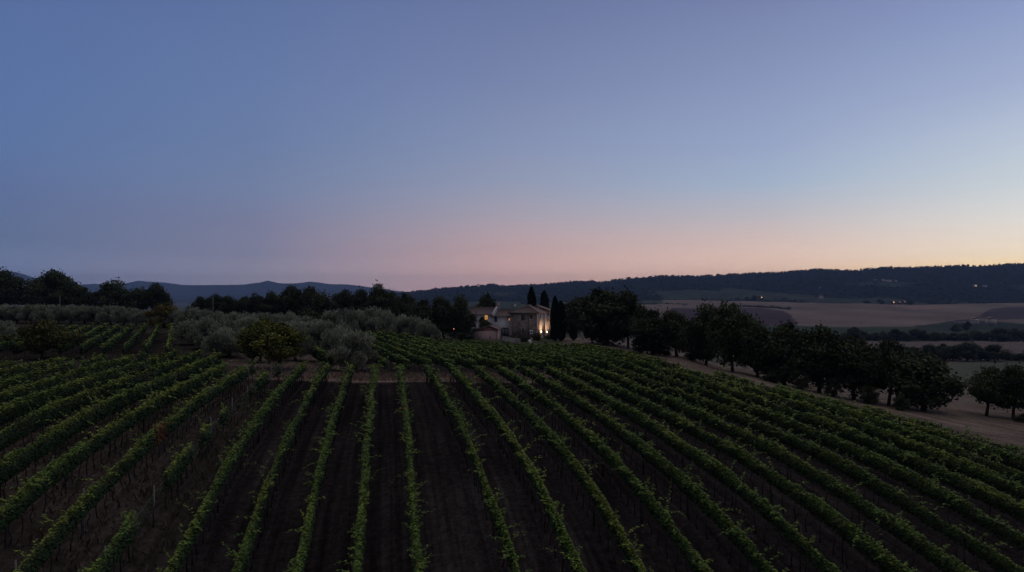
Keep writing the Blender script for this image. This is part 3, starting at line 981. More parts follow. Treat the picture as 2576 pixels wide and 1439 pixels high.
def tree_mesh(kind, seed):
    """returns (crown mesh, trunk mesh) for a tree of unit scale in metres"""
    r = np.random.default_rng(seed)
    tm = MB(); cm = MB()
    if kind in ('oak', 'round', 'bush', 'spread', 'tall'):
        H = 10.0
        R = {'tall': 4.1, 'oak': 4.3, 'round': 3.6, 'bush': 4.8, 'spread': 6.6}[kind]
        zb = {'tall': 3.1, 'oak': 1.75, 'round': 1.1, 'bush': .2, 'spread': 3.4}[kind]
        nc = {'tall': 38, 'oak': 46, 'round': 42, 'bush': 30, 'spread': 40}[kind]
        cl = []
        while len(cl) < nc:
            p = r.uniform(-1, 1, 3)
            if (np.abs(p) ** 2.3).sum() > 1 or np.linalg.norm(p) < .4: continue
            zc = zb + (H - zb) * (.5 + .5 * p[2])
            fr = (zc - zb) / (H - zb)
            wdt = R * (.75 + .35 * math.sin(math.pi * min(1, fr * 1.15))) * (1 if fr < .6 else 1 - .34 * (fr - .6) / .4)
            cl.append((p[0] * wdt, p[1] * wdt, zc * .93, r.uniform(.75, 1.95) * (.92 if fr > .8 else 1)))
        cl = np.array(cl)
        lean = r.normal(0, .35, 2)
        tm.tube([(0, 0, -.4), (lean[0] * .3, lean[1] * .3, zb * .6), (lean[0], lean[1], zb + 1.2), (lean[0] * 1.4, lean[1] * 1.4, H * .55)], [.42, .34, .27, .13], 8)
        for c in cl[r.permutation(nc)[:16]]:
            h0 = min(c[2] * .75, r.uniform(zb * .75, H * .5))
            limb(tm, (lean[0] * .8, lean[1] * .8, h0), c[:3], .13, .03, r=r)
        per = 210
        ci = np.repeat(np.arange(nc), per)
        d = rand_dirs(len(ci), r); rad = r.uniform(.35, 1.0, len(ci)) ** .6
        sq = np.array([1.25, 1.25, .8])
        P = cl[ci, :3] + d * sq * (cl[ci, 3] * rad)[:, None]
        # stray twigs breaking the outline
        e = r.random(len(ci)) < .15
        P[e] += d[e] * r.uniform(.2, 1.0, (e.sum(), 1))
        nd = d + .9 * rand_dirs(len(ci), r)
        hs = r.uniform(.14, .30, len(ci))
        base = np.array([.046, .058, .025])
        cc = base * (r.uniform(.55, 1.5, nc)[ci] * r.uniform(.7, 1.3, len(ci)))[:, None]
    elif kind == 'olive':
        H = 4.6; R = 2.3; nc = 30
        cl = []
        for _ in range(nc):
            a = r.uniform(0, 6.283); q = math.sqrt(r.uniform(0, 1)); fr = r.uniform(0, 1)
            z = 1.15 + 2.7 * fr * (1 - .25 * q)
            cl.append((R * q * math.cos(a) * (1 - .35 * fr), R * q * math.sin(a) * (1 - .35 * fr), z, r.uniform(.5, .85)))
        cl = np.array(cl)
        tm.tube([(0, 0, -.3), (.1, .05, .5), (.0, -.1, 1.0)], [.26, .2, .16], 7)
        for c in cl[r.permutation(nc)[:10]]:
            limb(tm, (0, -.1, .9), c[:3], .09, .02, r=r)
        per = 420
        ci = np.repeat(np.arange(nc), per)
        d = rand_dirs(len(ci), r); rad = r.uniform(.2, 1.0, len(ci)) ** .55
        P = cl[ci, :3] + d * (cl[ci, 3] * rad)[:, None] * np.array([1.05, 1.05, 1.0])
        e = (r.random(len(ci)) < .12) & (d[:, 2] > 0)
        P[e, 2] += r.uniform(.1, .55, e.sum())
        low = (r.random(len(ci)) < .2) & (d[:, 2] < 0)
        P[low, 2] -= r.uniform(0, .5, low.sum())
        cc = np.array([.265, .285, .195]) * (r.uniform(.72, 1.25, nc)[ci] * r.uniform(.7, 1.3, len(ci)))[:, None]
        ax = d * .55 + np.array([0, 0, .8]) + .45 * rand_dirs(len(ci), r)
        ax /= np.linalg.norm(ax, axis=1, keepdims=True)
        w = np.cross(ax, rand_dirs(len(ci), r)); w /= np.linalg.norm(w, axis=1, keepdims=True) + 1e-9
        hs = r.uniform(.10, .19, len(ci))[:, None]
        cm.leaves(P, ax * hs * 1.3, w * hs * .42, cc)
        return cm.mesh("olive_crown"), tm.mesh("olive_trunk")
    elif kind == 'cypress':
        H = 12.0; n = 7000
        z = .5 + (H - .5) * r.random(n) ** .85
        fr = z / H
        prof = 1.0 * np.clip(np.minimum(1, (fr / .10)) * (1 - fr ** 5) ** .8, 0.03, 1)
        lump = 1 + .14 * fbm(z * .8 + seed, z * 0, 3)
        a = r.uniform(0, 6.283, n)
        rad = prof * lump * (.72 + .28 * np.sqrt(r.random(n))) * (1 + .12 * np.sin(a * 3 + z))
        P = np.stack([rad * np.cos(a), rad * np.sin(a), z], 1)
        ax = np.stack([np.cos(a) * .35, np.sin(a) * .35, np.ones(n)], 1) + .25 * rand_dirs(n, r)
        ax /= np.linalg.norm(ax, axis=1, keepdims=True)
        w = np.cross(ax, rand_dirs(n, r)); w /= np.linalg.norm(w, axis=1, keepdims=True) + 1e-9
        hs = r.uniform(.18, .34, n)[:, None]
        cm.leaves(P, ax * hs * 1.2, w * hs * .5, np.array([.018, .027, .015]) * r.uniform(.6, 1.4, (n, 1)))
        tm.tube([(0, 0, -.3), (0, 0, 3.0), (0, 0, H * .9)], [.22, .16, .04], 7)
        return cm.mesh("cypress_crown"), tm.mesh("cypress_trunk")
    nd /= np.linalg.norm(nd, axis=1, keepdims=True) + 1e-9
    U_ = np.cross(nd, rand_dirs(len(nd), r)); U_ /= np.linalg.norm(U_, axis=1, keepdims=True) + 1e-9
    W_ = np.cross(nd, U_)
    cm.leaves(P, U_ * hs[:, None] * 1.15, W_ * hs[:, None], cc)
    return cm.mesh(kind + "_crown"), tm.mesh(kind + "_trunk")


LIB = {}
for kind, nvar, mm in (('oak', 6, M_OAK), ('tall', 4, M_OAK), ('round', 4, M_OAK), ('bush', 3, M_OAK), ('spread', 1, M_OAK), ('olive', 5, M_OLIVE), ('cypress', 3, M_OAK)):
    LIB[kind] = []
    for k in range(nvar):
        c, t = tree_mesh(kind, 50 + 13 * k + len(kind))
        c.materials.append(mm); t.materials.append(M_BARK)
        LIB[kind].append((c, t))
HGT, WID = {}, {}
for kind in LIB:      # what each crown really measures
    for k, (c, t) in enumerate(LIB[kind]):
        co = np.empty(len(c.vertices) * 3, np.float32); c.vertices.foreach_get("co", co); co = co.reshape(-1, 3)
        HGT[kind, k] = float(np.percentile(co[:, 2], 99.6))
        WID[kind, k] = 2 * float(np.percentile(np.abs(co[:, :2]), 97.5))
NVAR = {}


def tint(o, colmat):
    o.material_slots[0].link = 'OBJECT'
    o.material_slots[0].material = colmat


def ochremat(name, mul):
    def b(nt, bs):
        a = nt.nodes.new('ShaderNodeAttribute'); a.attribute_name = "Col"
        nn = noise_node(nt, .35, 3)
        r = ramp_node(nt, nn.outputs['Fac'], [(.35, mul[0]), (.65, mul[1])])
        m1 = nt.nodes.new('ShaderNodeMix'); m1.data_type = 'RGBA'; m1.blend_type = 'MULTIPLY'; m1.inputs['Factor'].default_value = 1
        nt.links.new(a.outputs['Color'], m1.inputs[6]); nt.links.new(r.outputs[0], m1.inputs[7])
        nt.links.new(m1.outputs[2], bs.inputs['Base Color'])
    return mat(name, b)


M_OCHRE = ochremat("ochre_leaf", ((1.6, 1.6, .9), (3.2, 2.5, 1.0)))
M_RUST = ochremat("rusty_leaf", ((2.2, 1.5, 1.0), (3.4, 2.0, 1.1)))
M_DULL = ochremat("dull_leaf", ((1.0, 1.0, .9), (2.2, 1.7, .9)))


def tree(kind, name, px, ytop, d, wpx, label, cat, group, ybase=None, crown=None, lean=0.0, var=None, wmin=.55):
    x = (px - 1288) / F * d
    z = g1(x, d) if ybase is None else at(px, ybase, d)[2]
    ztop = at(px, ytop, d)[2]
    h = max(1.2, ztop - z)
    w = wpx / F * d
    k = NVAR.get(kind, 0) if var is None else var
    NVAR[kind] = k + 1
    kk = k % len(LIB[kind])
    c, t = LIB[kind][kk]
    s = h / HGT[kind, kk]; sw = np.clip(w / WID[kind, kk], s * wmin, s * 2.2)
    root = empty(name, (x, d, z), 0.0 if lean else (k * 2.399) % 6.283, (sw, sw, s))
    root.rotation_euler[1] = lean
    tag(root, label, cat, group)
    oc = link(bpy.data.objects.new("crown", c), root)
    link(bpy.data.objects.new("trunk", t), root)
    if crown: tint(oc, crown)
    return root


# oaks down the right side
OR_ = [(1446, 753, 205, 66, None), (1524, 731, 141, 138, 866), (1580, 735, 137, 78, 872), (1640, 783, 128, 80, 885), (1702, 785, 124, 92, 892), (1775, 770, 114, 88, None), (1842, 767, 106, 100, 933), (1905, 812, 103, 92, None), (1972, 815, 100, 98, None), (2058, 826, 98, 105, None), (2146, 850, 97, 118, 1010), (2232, 858, 95, 100, 1017), (2320, 890, 94, 165, 1028), (2478, 925, 97, 84, 1054), (2545, 922, 96, 92, 1063), (2618, 932, 94, 100, None)]
for i, (px, yt, d, w, yb) in enumerate(OR_):
    lab = f"dark oak, {ordw(i)} from the farmhouse in the tree line down the right slope"
    if i == 12: lab = "broad low-branched oak in the right line with field showing beyond its right side"
    if i == 13: lab = "oak with a slanting bare trunk standing apart at the right"
    tree({1: 'round', 3: 'round', 4: 'round', 7: 'round', 8: 'round', 11: 'tall', 13: 'tall'}.get(i, 'oak'), "oak_tree", px, yt, d, w * (1.12 if i < 11 else 1.0), lab, "tree", "oaks down the right slope", lean=(.14 if i in (13,) else .06 if i == 11 else 0))
for i, (px, yt, d, w) in enumerate([(2185, 968, 93, 42), (2265, 990, 90, 36), (1935, 920, 99, 50), (1745, 868, 118, 50), (2580, 1040, 92, 70), (2010, 930, 96, 46), (1610, 855, 131, 40), (1668, 860, 126, 40), (2095, 950, 95, 40)]):
    tree('bush', "shrub", px, yt, d, w, f"dark shrub, {ordw(i)} among those under the right-hand oak line", "shrub", "shrubs under the right oaks", wmin=.4)

# back line on the left and behind the grove
LB = [(8, 682, 262, 100), (98, 700, 255, 70), (140, 684, 255, 105), (186, 712, 252, 70), (222, 738, 250, 50), (290, 708, 250, 84), (345, 726, 246, 62), (393, 715, 244, 50), (418, 740, 244, 34),
      (505, 748, 235, 50), (540, 743, 232, 52), (576, 746, 232, 50), (612, 748, 232, 44), (645, 741, 228, 50), (685, 736, 226, 60), (735, 722, 222, 62), (778, 724, 222, 62), (806, 739, 172, 82), (866, 733, 215, 66), (908, 731, 212, 64), (948, 718, 208, 64), (985, 735, 208, 56), (1025, 741, 204, 60), (1065, 756, 196, 62)]
for i, (px, yt, d, w) in enumerate(LB):
    kind = 'round' if i in (9, 12, 17, 22, 23) else 'oak'
    lab = f"dark tree, {ordw(i)} from the left in the back line against the far mountains"
    if i == 17: lab = "rounded dark tree standing forward in the middle of the olive grove"
    tree(kind, "oak_tree", px, yt, d, w, lab, "tree", "dark trees along the back of the grove")
for i, (px, yt, d, w, lab) in enumerate([(1116, 750, 168, 78, "tall dark evergreen left of the farmhouse, the left one of the pair"), (1160, 746, 166, 62, "tall dark evergreen close against the white farmhouse wing"), (1221, 741, 205, 52, "dark tree rising behind the low farmhouse roof")]):
    tree('round', "evergreen_tree", px, yt, d, w, lab, "tree", "dark trees by the farmhouse")
for i, (px, yt, d, w, lab) in enumerate([(1214, 798, 176, 42, "rounded dark shrub before the white wall beneath the lit window"), (1162, 826, 165, 56, "dark bush beside the garden lamp and the pink outbuilding"), (1080, 842, 143, 34, "low dark bush between the olive trees and the upper vine rows"), (1350, 838, 168, 22, "small dark shrub at the stone corner of the farmhouse"), (1382, 842, 172, 36, "low shrub lit by the wall lamps"), (1320, 846, 165, 26, "low shrub in the yard before the farmhouse wall")]):
    tree('bush', "shrub", px, yt, d, w, lab, "shrub", "shrubs around the farmhouse", wmin=.4)
tree('bush', "autumn_tree", 412, 762, 150, 72, "rusty brown rounded tree amid the grey olives", "tree", None, crown=M_RUST)
tree('round', "ochre_tree", 705, 814, 78, 105, "large yellow-ochre fruit tree at the edge of the track", "tree", "yellowing fruit trees", ybase=911, crown=M_OCHRE)
tree('round', "ochre_tree", 655, 806, 84, 86, "yellow-ochre tree behind and left of the large one at the track", "tree", "yellowing fruit trees", crown=M_OCHRE)
tree('spread', "spreading_tree", 108, 808, 79, 138, "dark low spreading tree with a forked pale trunk among the left vines", "tree", None, ybase=913, crown=M_DULL)

OL = [(-20, 769, 176, 46), (12, 768, 176, 46), (44, 770, 175, 46), (78, 768, 174, 48), (112, 768, 173, 50), (146, 770, 172, 46), (180, 769, 172, 48), (214, 771, 170, 46), (246, 772, 170, 46), (280, 771, 168, 48), (312, 774, 166, 46), (342, 778, 164, 44), (368, 782, 160, 40)]
OM = [(455, 782, 148, 50), (486, 776, 145, 54), (520, 782, 142, 50), (555, 786, 138, 52), (590, 788, 135, 52), (625, 790, 132, 54), (662, 789, 131, 52), (700, 792, 130, 54), (735, 788, 128, 52), (770, 798, 124, 54), (800, 806, 120, 52)]
OF = [(490, 808, 104, 76), (535, 802, 98, 92), (575, 828, 88, 84), (625, 800, 112, 70), (745, 808, 108, 74), (790, 815, 100, 84), (835, 812, 100, 86), (862, 828, 90, 80), (894, 838, 81, 92), (745, 838, 88, 66)]
OB = [(840, 783, 160, 52), (872, 780, 158, 52), (905, 783, 158, 50), (938, 776, 162, 52), (968, 782, 160, 46)]
OH = [(950, 800, 150, 50), (980, 793, 148, 54), (1012, 795, 146, 54), (1040, 799, 145, 52), (1066, 806, 144, 48), (1085, 817, 142, 36)]
for nm, lst, desc, frm in (("olives", OL, "back hedge-like line above the small vine block", "left"), ("o", OM, "middle rank behind the ochre trees", "left"), ("o", OF, "front rank facing the track", "left"), ("o", OB, "dull rank in front of the dark wood", "left"), ("o", OH, "cluster beyond the upper vine rows", "left")):
    for i, (px, yt, d, w) in enumerate(lst):
        lab = f"silver-grey olive, {ordw(i)} from the {frm} in the {desc}"
        if lst is OF and i == 8: lab = "round silver olive at the right end of the grove with its trunk on the track"
        tree('olive', "olive_tree", px, yt, d, w * 1.12, lab, "olive tree", "olive trees of the grove")
tree('olive', "olive_tree", 14, 812, 92, 74, "pale olive bush at the left edge above the vines", "olive tree", "olive trees of the grove")

# cypresses
for px, yt, d, w, lab in [(1337, 721, 200, 23, "tall cypress behind the farmhouse roof, the left of two"), (1369, 732, 198, 25, "tall cypress behind the farmhouse roof, the right of two"), (1396, 745, 163, 22, "pointed cypress right of the farmhouse, the spike of the joined pair"), (1411, 757, 162, 25, "blunter cypress merging with the pointed one right of the farmhouse"), (1443, 764, 160, 18, "slim lone cypress standing between the joined cypresses and the oaks")]:
    tree('cypress', "cypress_tree", px, yt, d, w, lab, "cypress", "cypresses around the farmhouse", wmin=.3)

# hedgerow trees of the valley
H1 = [(2265, 870, 62), (2300, 874, 42), (2335, 868, 52), (2372, 866, 48), (2395, 872, 44), (2430, 862, 62), (2466, 880, 40), (2500, 868, 58), (2532, 885, 36), (2560, 890, 42), (2590, 880, 44), (2220, 880, 46), (2180, 876, 44), (2140, 872, 40), (2485, 878, 40)]
for i, (px, yt, w) in enumerate(sorted(H1)):
    tree('oak' if i % 3 else 'bush', "hedgerow_tree", px, yt, 430 - 6 * (i % 3), w, f"dark hedgerow tree, {ordw(i)} from the left in the nearer valley hedge", "tree", "trees of the nearer valley hedge", wmin=.6)
H2 = [(2120, 838, 24), (2150, 824, 32), (2178, 836, 26), (2200, 838, 26), (2225, 834, 26), (2255, 828, 32), (2280, 838, 26), (2303, 828, 36), (2322, 832, 26), (2350, 836, 30), (2376, 838, 28), (2400, 838, 28), (2424, 838, 28), (2450, 832, 38), (2478, 838, 26), (2512, 826, 40), (2545, 826, 44), (2580, 830, 36), (2090, 838, 26), (2062, 842, 26)]
for i, (px, yt, w) in enumerate(sorted(H2)):
    tree('round' if i % 2 else 'bush', "hedgerow_tree", px, yt, 722 - 8 * (i % 3), w * 1.15, f"small dark tree, {ordw(i)} from the left in the farther valley hedge", "tree", "trees of the farther valley hedge", wmin=.6)


def hedge(pts, h0, h1, wdt, label, per=9.0, lsz=1.0):
    """low irregular hedge along photo columns and distances"""
    px = np.linspace(pts[0][0], pts[-1][0], 240)
    d = np.interp(px, [p[0] for p in pts], [p[1] for p in pts])
    x = (px - 1288) / F * d
    z = gz(x, d)
    L = float(np.hypot(np.diff(x), np.diff(d)).sum())
    n = int(L * per)
    i = rng.integers(0, 239, n); f = rng.random(n)
    hx = x[i] * (1 - f) + x[i + 1] * f; hy = d[i] * (1 - f) + d[i + 1] * f; hz = z[i] * (1 - f) + z[i + 1] * f
    hgt = h0 + (h1 - h0) * np.clip(.5 + 1.1 * fbm(hx / 9.0, hy / 9.0 + 7, 3), 0, 1)
    a = rng.uniform(0, math.pi, n); rr = np.sqrt(rng.random(n))
    P = np.stack([hx + rng.normal(0, .3, n), hy - wdt * np.cos(a) * rr, hz + hgt * np.sin(a) * rr], 1)
    base = np.array([x.mean(), d.mean(), z.mean()])
    nd = np.stack([np.zeros(n), -np.cos(a), np.sin(a) + .3], 1) + .7 * rand_dirs(n)
    nd /= np.linalg.norm(nd, axis=1, keepdims=True)
    U_ = np.cross(nd, rand_dirs(n)); U_ /= np.linalg.norm(U_, axis=1, keepdims=True) + 1e-9
    W_ = np.cross(nd, U_); hs = rng.uniform(.35, .75, n)[:, None] * lsz
    m = MB(); m.leaves(P - base, U_ * hs, W_ * hs, np.array([.026, .037, .022]) * rng.uniform(.6, 1.4, (n, 1)))
    o = m.build("hedge", M_OAK); o.location = base
    tag(o, label, "hedge", "hedges across the valley")


hedge([(2080, 470), (2150, 436), (2300, 432), (2450, 430), (2660, 428)], 2.0, 5.5, 3.0, "long dark hedge, the nearer of two across the valley floor")
hedge([(1980, 735), (2100, 728), (2300, 722), (2420, 722), (2500, 715), (2680, 660)], 3.0, 7.0, 4.0, "long dark hedge, the farther of two across the valley floor", lsz=1.4)
hedge([(1836, 1560), (1900, 1555), (1960, 1545), (1990, 1530)], 3.0, 7.0, 4.0, "thin dark hedge along the top of the ploughed parcel on the pale hill", lsz=2.0)
hedge([(1600, 1640), (1660, 1640), (1730, 1620)], 3.0, 6.0, 4.0, "thin dark hedge at the left foot of the pale hill behind the oaks", lsz=2.0)
hedge([(1640, 2010), (1760, 2010), (1880, 2015), (2030, 2040), (2140, 2060)], 1.5, 5.0, 4.0, "broken dark hedge along the crest of the pale hill", per=4, lsz=2.2)

for px, yt, d, w, lab in [(2403, 814, 905, 22, "lone dark tree in the green field of the valley"), (2432, 808, 960, 20, "tall dark tree beside the valley barns"), (1870, 768, 1620, 30, "dark clump at the left end of the hill hedge"), (1905, 771, 1600, 26, "dark clump at the middle of the hill hedge"), (1945, 772, 1590, 26, "dark clump toward the right of the hill hedge"), (1985, 772, 1580, 20, "reddish dark bush ending the hill hedge"), (1832, 762, 1760, 22, "dark bush in the fold of the pale hill"), (1720, 769, 1560, 40, "long bush in the left part of the hill hedge"), (1660, 768, 1560, 40, "bush at the foot of the pale hill behind the oaks"), (1680, 769, 1560, 40, "second bush at the foot of the pale hill"), (1897, 743, 2060, 14, "dark tree left of the lit farm on the crest"), (1880, 746, 2060, 12, "low dark tree on the crest well left of the lit farm"), (2180, 755, 2060, 18, "dark tree on the crest left of the three lights"), (2215, 753, 2060, 18, "dark tree on the crest beside the three lights"), (2290, 753, 2070, 18, "dark tree on the crest right of the three lights")]:
    tree('bush', "field_tree", px, yt, d, w, lab, "tree", "scattered field trees", wmin=.5)

# ------------------------------------------------------------------ the farmhouse
def stone(name, a, b, mortar, scale):
    def bld(nt, bs):
        tc = nt.nodes.new('ShaderNodeTexCoord')
        mp = nt.nodes.new('ShaderNodeMapping'); mp.inputs['Scale'].default_value = (1, 1, 1.6)
        nt.links.new(tc.outputs['Object'], mp.inputs['Vector'])
        vo = nt.nodes.new('ShaderNodeTexVoronoi'); vo.inputs['Scale'].default_value = scale
        nt.links.new(mp.outputs[0], vo.inputs['Vector'])
        n = noise_node(nt, .9, 5)
        sep = nt.nodes.new('ShaderNodeSeparateColor'); nt.links.new(vo.outputs['Color'], sep.inputs[0])
        r1 = ramp_node(nt, sep.outputs[0], [(0, a), (1, b)])
        r2 = ramp_node(nt, n.outputs['Fac'], [(.3, (.55,) * 3), (.7, (1.25,) * 3)])
        m = nt.nodes.new('ShaderNodeMix'); m.data_type = 'RGBA'; m.blend_type = 'MULTIPLY'; m.inputs['Factor'].default_value = 1
        nt.links.new(r1.outputs[0], m.inputs[6]); nt.links.new(r2.outputs[0], m.inputs[7])
        nt.links.new(m.outputs[2], bs.inputs['Base Color'])
        bp = nt.nodes.new('ShaderNodeBump'); bp.inputs['Strength'].default_value = .6; bp.inputs['Distance'].default_value = .05
        nt.links.new(vo.outputs['Distance'], bp.inputs['Height']); nt.links.new(bp.outputs[0], bs.inputs['Normal'])
    return mat(name, bld)


def tiles(name, a, b, axis='X', scale=1.9):
    def bld(nt, bs):
        tc = nt.nodes.new('ShaderNodeTexCoord')
        wv = nt.nodes.new('ShaderNodeTexWave'); wv.bands_direction = axis; wv.inputs['Scale'].default_value = scale * .3; wv.inputs['Distortion'].default_value = .6; wv.inputs['Detail'].default_value = 1
        nt.links.new(tc.outputs['Object'], wv.inputs['Vector'])
        n = noise_node(nt, 2.2, 5)
        r1 = ramp_node(nt, n.outputs['Fac'], [(.3, a), (.7, b)])
        r2 = ramp_node(nt, wv.outputs['Fac'], [(.1, (.45,) * 3), (.8, (1.25,) * 3)])
        m = nt.nodes.new('ShaderNodeMix'); m.data_type = 'RGBA'; m.blend_type = 'MULTIPLY'; m.inputs['Factor'].default_value = 1
        nt.links.new(r1.outputs[0], m.inputs[6]); nt.links.new(r2.outputs[0], m.inputs[7])
        nt.links.new(m.outputs[2], bs.inputs['Base Color'])
        bp = nt.nodes.new('ShaderNodeBump'); bp.inputs['Strength'].default_value = 1; bp.inputs['Distance'].default_value = .08
        nt.links.new(wv.outputs['Fac'], bp.inputs['Height']); nt.links.new(bp.outputs[0], bs.inputs['Normal'])
    return mat(name, bld)


M_STONE = stone("rubble_stone", (.17, .135, .11), (.38, .31, .255), None, 3.2)
M_QUOIN = noisy("pale_quoin", (.30, .26, .23), (.50, .44, .40), 3.0)
M_PLAST = noisy("white_plaster", (.50, .485, .475), (.64, .62, .60), 1.2, bump=.15)
M_PINK = noisy("pink_plaster", (.34, .24, .22), (.50, .37, .33), 1.6, bump=.2)
M_BRICK = noisy("red_brick", (.26, .11, .085), (.40, .19, .14), 5.0, bump=.2)
M_TILE = tiles("roof_tiles", (.10, .078, .070), (.19, .148, .132), 'X')
M_TILEY = tiles("roof_tiles_side", (.17, .125, .108), (.27, .2, .17), 'Y')
M_SHUT = noisy("grey_shutter", (.10, .105, .12), (.16, .165, .18), 3.0)
M_DARK = noisy("dark_frame", (.018, .016, .016), (.035, .03, .03), 4.0)
M_GLASS = noisy("window_glass", (.05, .055, .065), (.08, .085, .1), 1.0, rough=.15)
M_LIT = emit("lit_window", (1.0, .46, .12), .6)
M_LIT2 = emit("lit_small_window", (1.0, .36, .13), .5)
M_GUT = noisy("copper_gutter", (.05, .035, .03), (.09, .065, .055), 2.0, rough=.5)
M_WHITE = noisy("white_paint", (.80, .81, .83), (.88, .89, .90), 2.0, rough=.5)
M_CONC = noisy("concrete", (.20, .19, .19), (.30, .29, .285), 1.5, bump=.2)
M_LAMPW = emit("lamp_globe", (1.0, .68, .36), 7.0)

PHI = math.radians(20)
HP = at(1351.6, 847, 178)
HX, HY, HZ0 = HP[0], HP[1], HP[2] - .05
house = empty("farmhouse", (HX, HY, HZ0), -PHI)
tag(house, "two-storey stone farmhouse with white plastered wing and tiled roofs at dusk", "farmhouse")
EAVE = 6.2


def slab(m, pts, th=.16):
    """roof plane: quad/tri given by corner points, thickened downwards"""
    p = np.array(pts, float); n = len(p)
    nr = np.cross(p[1] - p[0], p[2] - p[0]); nr /= np.linalg.norm(nr)
    if nr[2] < 0: nr = -nr
    v = np.vstack([p, p - nr * th])
    q = [(i, (i + 1) % n, n + (i + 1) % n, n + i) for i in range(n)]
    if n == 4: m.add(v, q + [(0, 1, 2, 3), (7, 6, 5, 4)])
    else: m.add(v, q, [(0, 1, 2), (5, 4, 3)])


# main block
MB().box(-7.5, 0, 0, 8.6, -2.0, EAVE).build("stone_wall", M_STONE, house)
MB().box(-6.3, .35, 8.603, 12.4, -2.0, EAVE + .45).build("rear_stone_wall", M_STONE, house)
ov = .42; AX = 8.05
MB().box(.003, .07, .56, 8.2, -1.5, EAVE - .12).build("side_plaster", noisy("warm_plaster", (.34, .29, .25), (.52, .45, .39), .8, bump=.3), house)
rm = MB()
rdg0, rdg1 = (-3.75, 3.9, AX), (-3.75, 6.2, AX)
slab(rm, [(-7.5 - ov, -ov, EAVE), (ov, -ov, EAVE), rdg0])
rm.build("front_hip_roof", M_TILE, house)
rs = MB()
slab(rs, [(ov, -ov, EAVE), (ov, 8.6, EAVE), rdg1, rdg0])
slab(rs, [(ov, 8.6, EAVE), (-7.5 - ov, 8.6, EAVE), rdg1])
slab(rs, [(-7.5 - ov, 8.6, EAVE), (-7.5 - ov, -ov, EAVE), rdg0, rdg1])
rs.build("side_roof", M_TILEY, house)
rr = MB()
slab(rr, [(.8, 8.2, EAVE + .45), (.8, 12.8, EAVE + .45), (-3.0, 12.8, EAVE + 1.75), (-3.0, 8.2, EAVE + 1.75)])
slab(rr, [(-6.7, 8.2, EAVE + .45), (-6.7, 12.8, EAVE + .45), (-3.0, 12.8, EAVE + 1.75), (-3.0, 8.2, EAVE + 1.75)])
rr.build("rear_roof", M_TILEY, house)
rg = MB()
for a, b in (((-7.5 - ov, -ov, EAVE), rdg0), ((ov, -ov, EAVE), rdg0), (rdg0, rdg1)):
    rg.tube([np.array(a) + (0, 0, .06), np.array(b) + (0, 0, .06)], .13, 6)
rg.build("ridge_tiles", M_TILEY, house)
# wings
MB().box(-12.3, -7.503, .7, 7.0, -2.0, 5.25).build("white_wing_wall", M_PLAST, house)
MB().box(-19.8, -12.303, .7, 7.2, -2.0, 5.65).build("white_end_wall", M_PLAST, house)
for nm, x0, x1, e, top in (("wing_roof", -12.15, -7.52, 5.25, 7.05), ("end_wing_roof", -20.2, -12.6, 5.65, 7.6)):
    w = MB()
    slab(w, [(x0, .2, e - .05), (x1, .2, e - .05), (x1, 3.9, top), (x0, 3.9, top)])
    slab(w, [(x0, 7.6, e - .05), (x1, 7.6, e - .05), (x1, 3.9, top), (x0, 3.9, top)])
    w.build(nm, M_TILE, house)
gv = MB()
gv.prism([(0, 0), (.42, 0), (.42, .3), (0, .3)], 0, 1)
gv = MB()
# raised parapet between the two wing roofs
prof = [(.05, 5.25), (.05, 5.95), (3.9, 8.05), (7.7, 5.95), (7.7, 5.25)]
v = [(-12.6, y, z) for y, z in prof] + [(-12.18, y, z) for y, z in prof]
gv.add(v, [(i, (i + 1) % 5, 5 + (i + 1) % 5, 5 + i) for i in range(5)], [(0, 1, 2), (0, 2, 4), (2, 3, 4), (5, 7, 6), (5, 9, 7), (7, 9, 8)])
gv.build("gable_parapet", M_PLAST, house)
ch = MB().box(-12.75, -12.05, 3.4, 4.3, 7.6, 8.75).box(-12.85, -11.95, 3.3, 4.4, 8.753, 8.9)
ch.build("chimney", M_QUOIN, house)
# quoins
qm = MB()
for k in range(17):
    z = .1 + k * .36; L = .55 if k % 2 else .32
    qm.box(-L, .02, -.02, (.32 if k % 2 else .55), z, z + .31)
    qm.box(-7.52, -7.5 + L, -.02, .3, z, z + .31)
qm.build("quoins", M_QUOIN, house)


def window(parent, x0, x1, z0, z1, pane, frame_m=M_DARK, y=0.0, surround=None, fw=.07, label=None, mull=True):
    w = MB()
    w.box(x0, x0 + fw, y - .06, y + .04, z0, z1).box(x1 - fw, x1, y - .06, y + .04, z0, z1)
    w.box(x0 + fw, x1 - fw, y - .06, y + .04, z1 - fw, z1).box(x0 + fw, x1 - fw, y - .06, y + .04, z0, z0 + fw)
    if mull: w.box((x0 + x1) / 2 - .03, (x0 + x1) / 2 + .03, y - .055, y + .035, z0 + fw, z1 - fw)
    o = w.build("window", frame_m, parent)
    if label: o["label"] = label
    MB().box(x0 + fw, x1 - fw, y - .02, y + .01, z0 + fw, z1 - fw).build("pane", pane, o)
    if surround:
        s = MB()
        s.box(x0 - .2, x0 - .003, y - .04, y + .05, z0 - .15, z1 + .2).box(x1 + .003, x1 + .2, y - .04, y + .05, z0 - .15, z1 + .2)
        s.box(x0, x1, y - .04, y + .05, z1 + .003, z1 + .2).box(x0, x1, y - .09, y + .05, z0 - .15, z0 - .003)
        s.build("surround", surround, o)
    return o


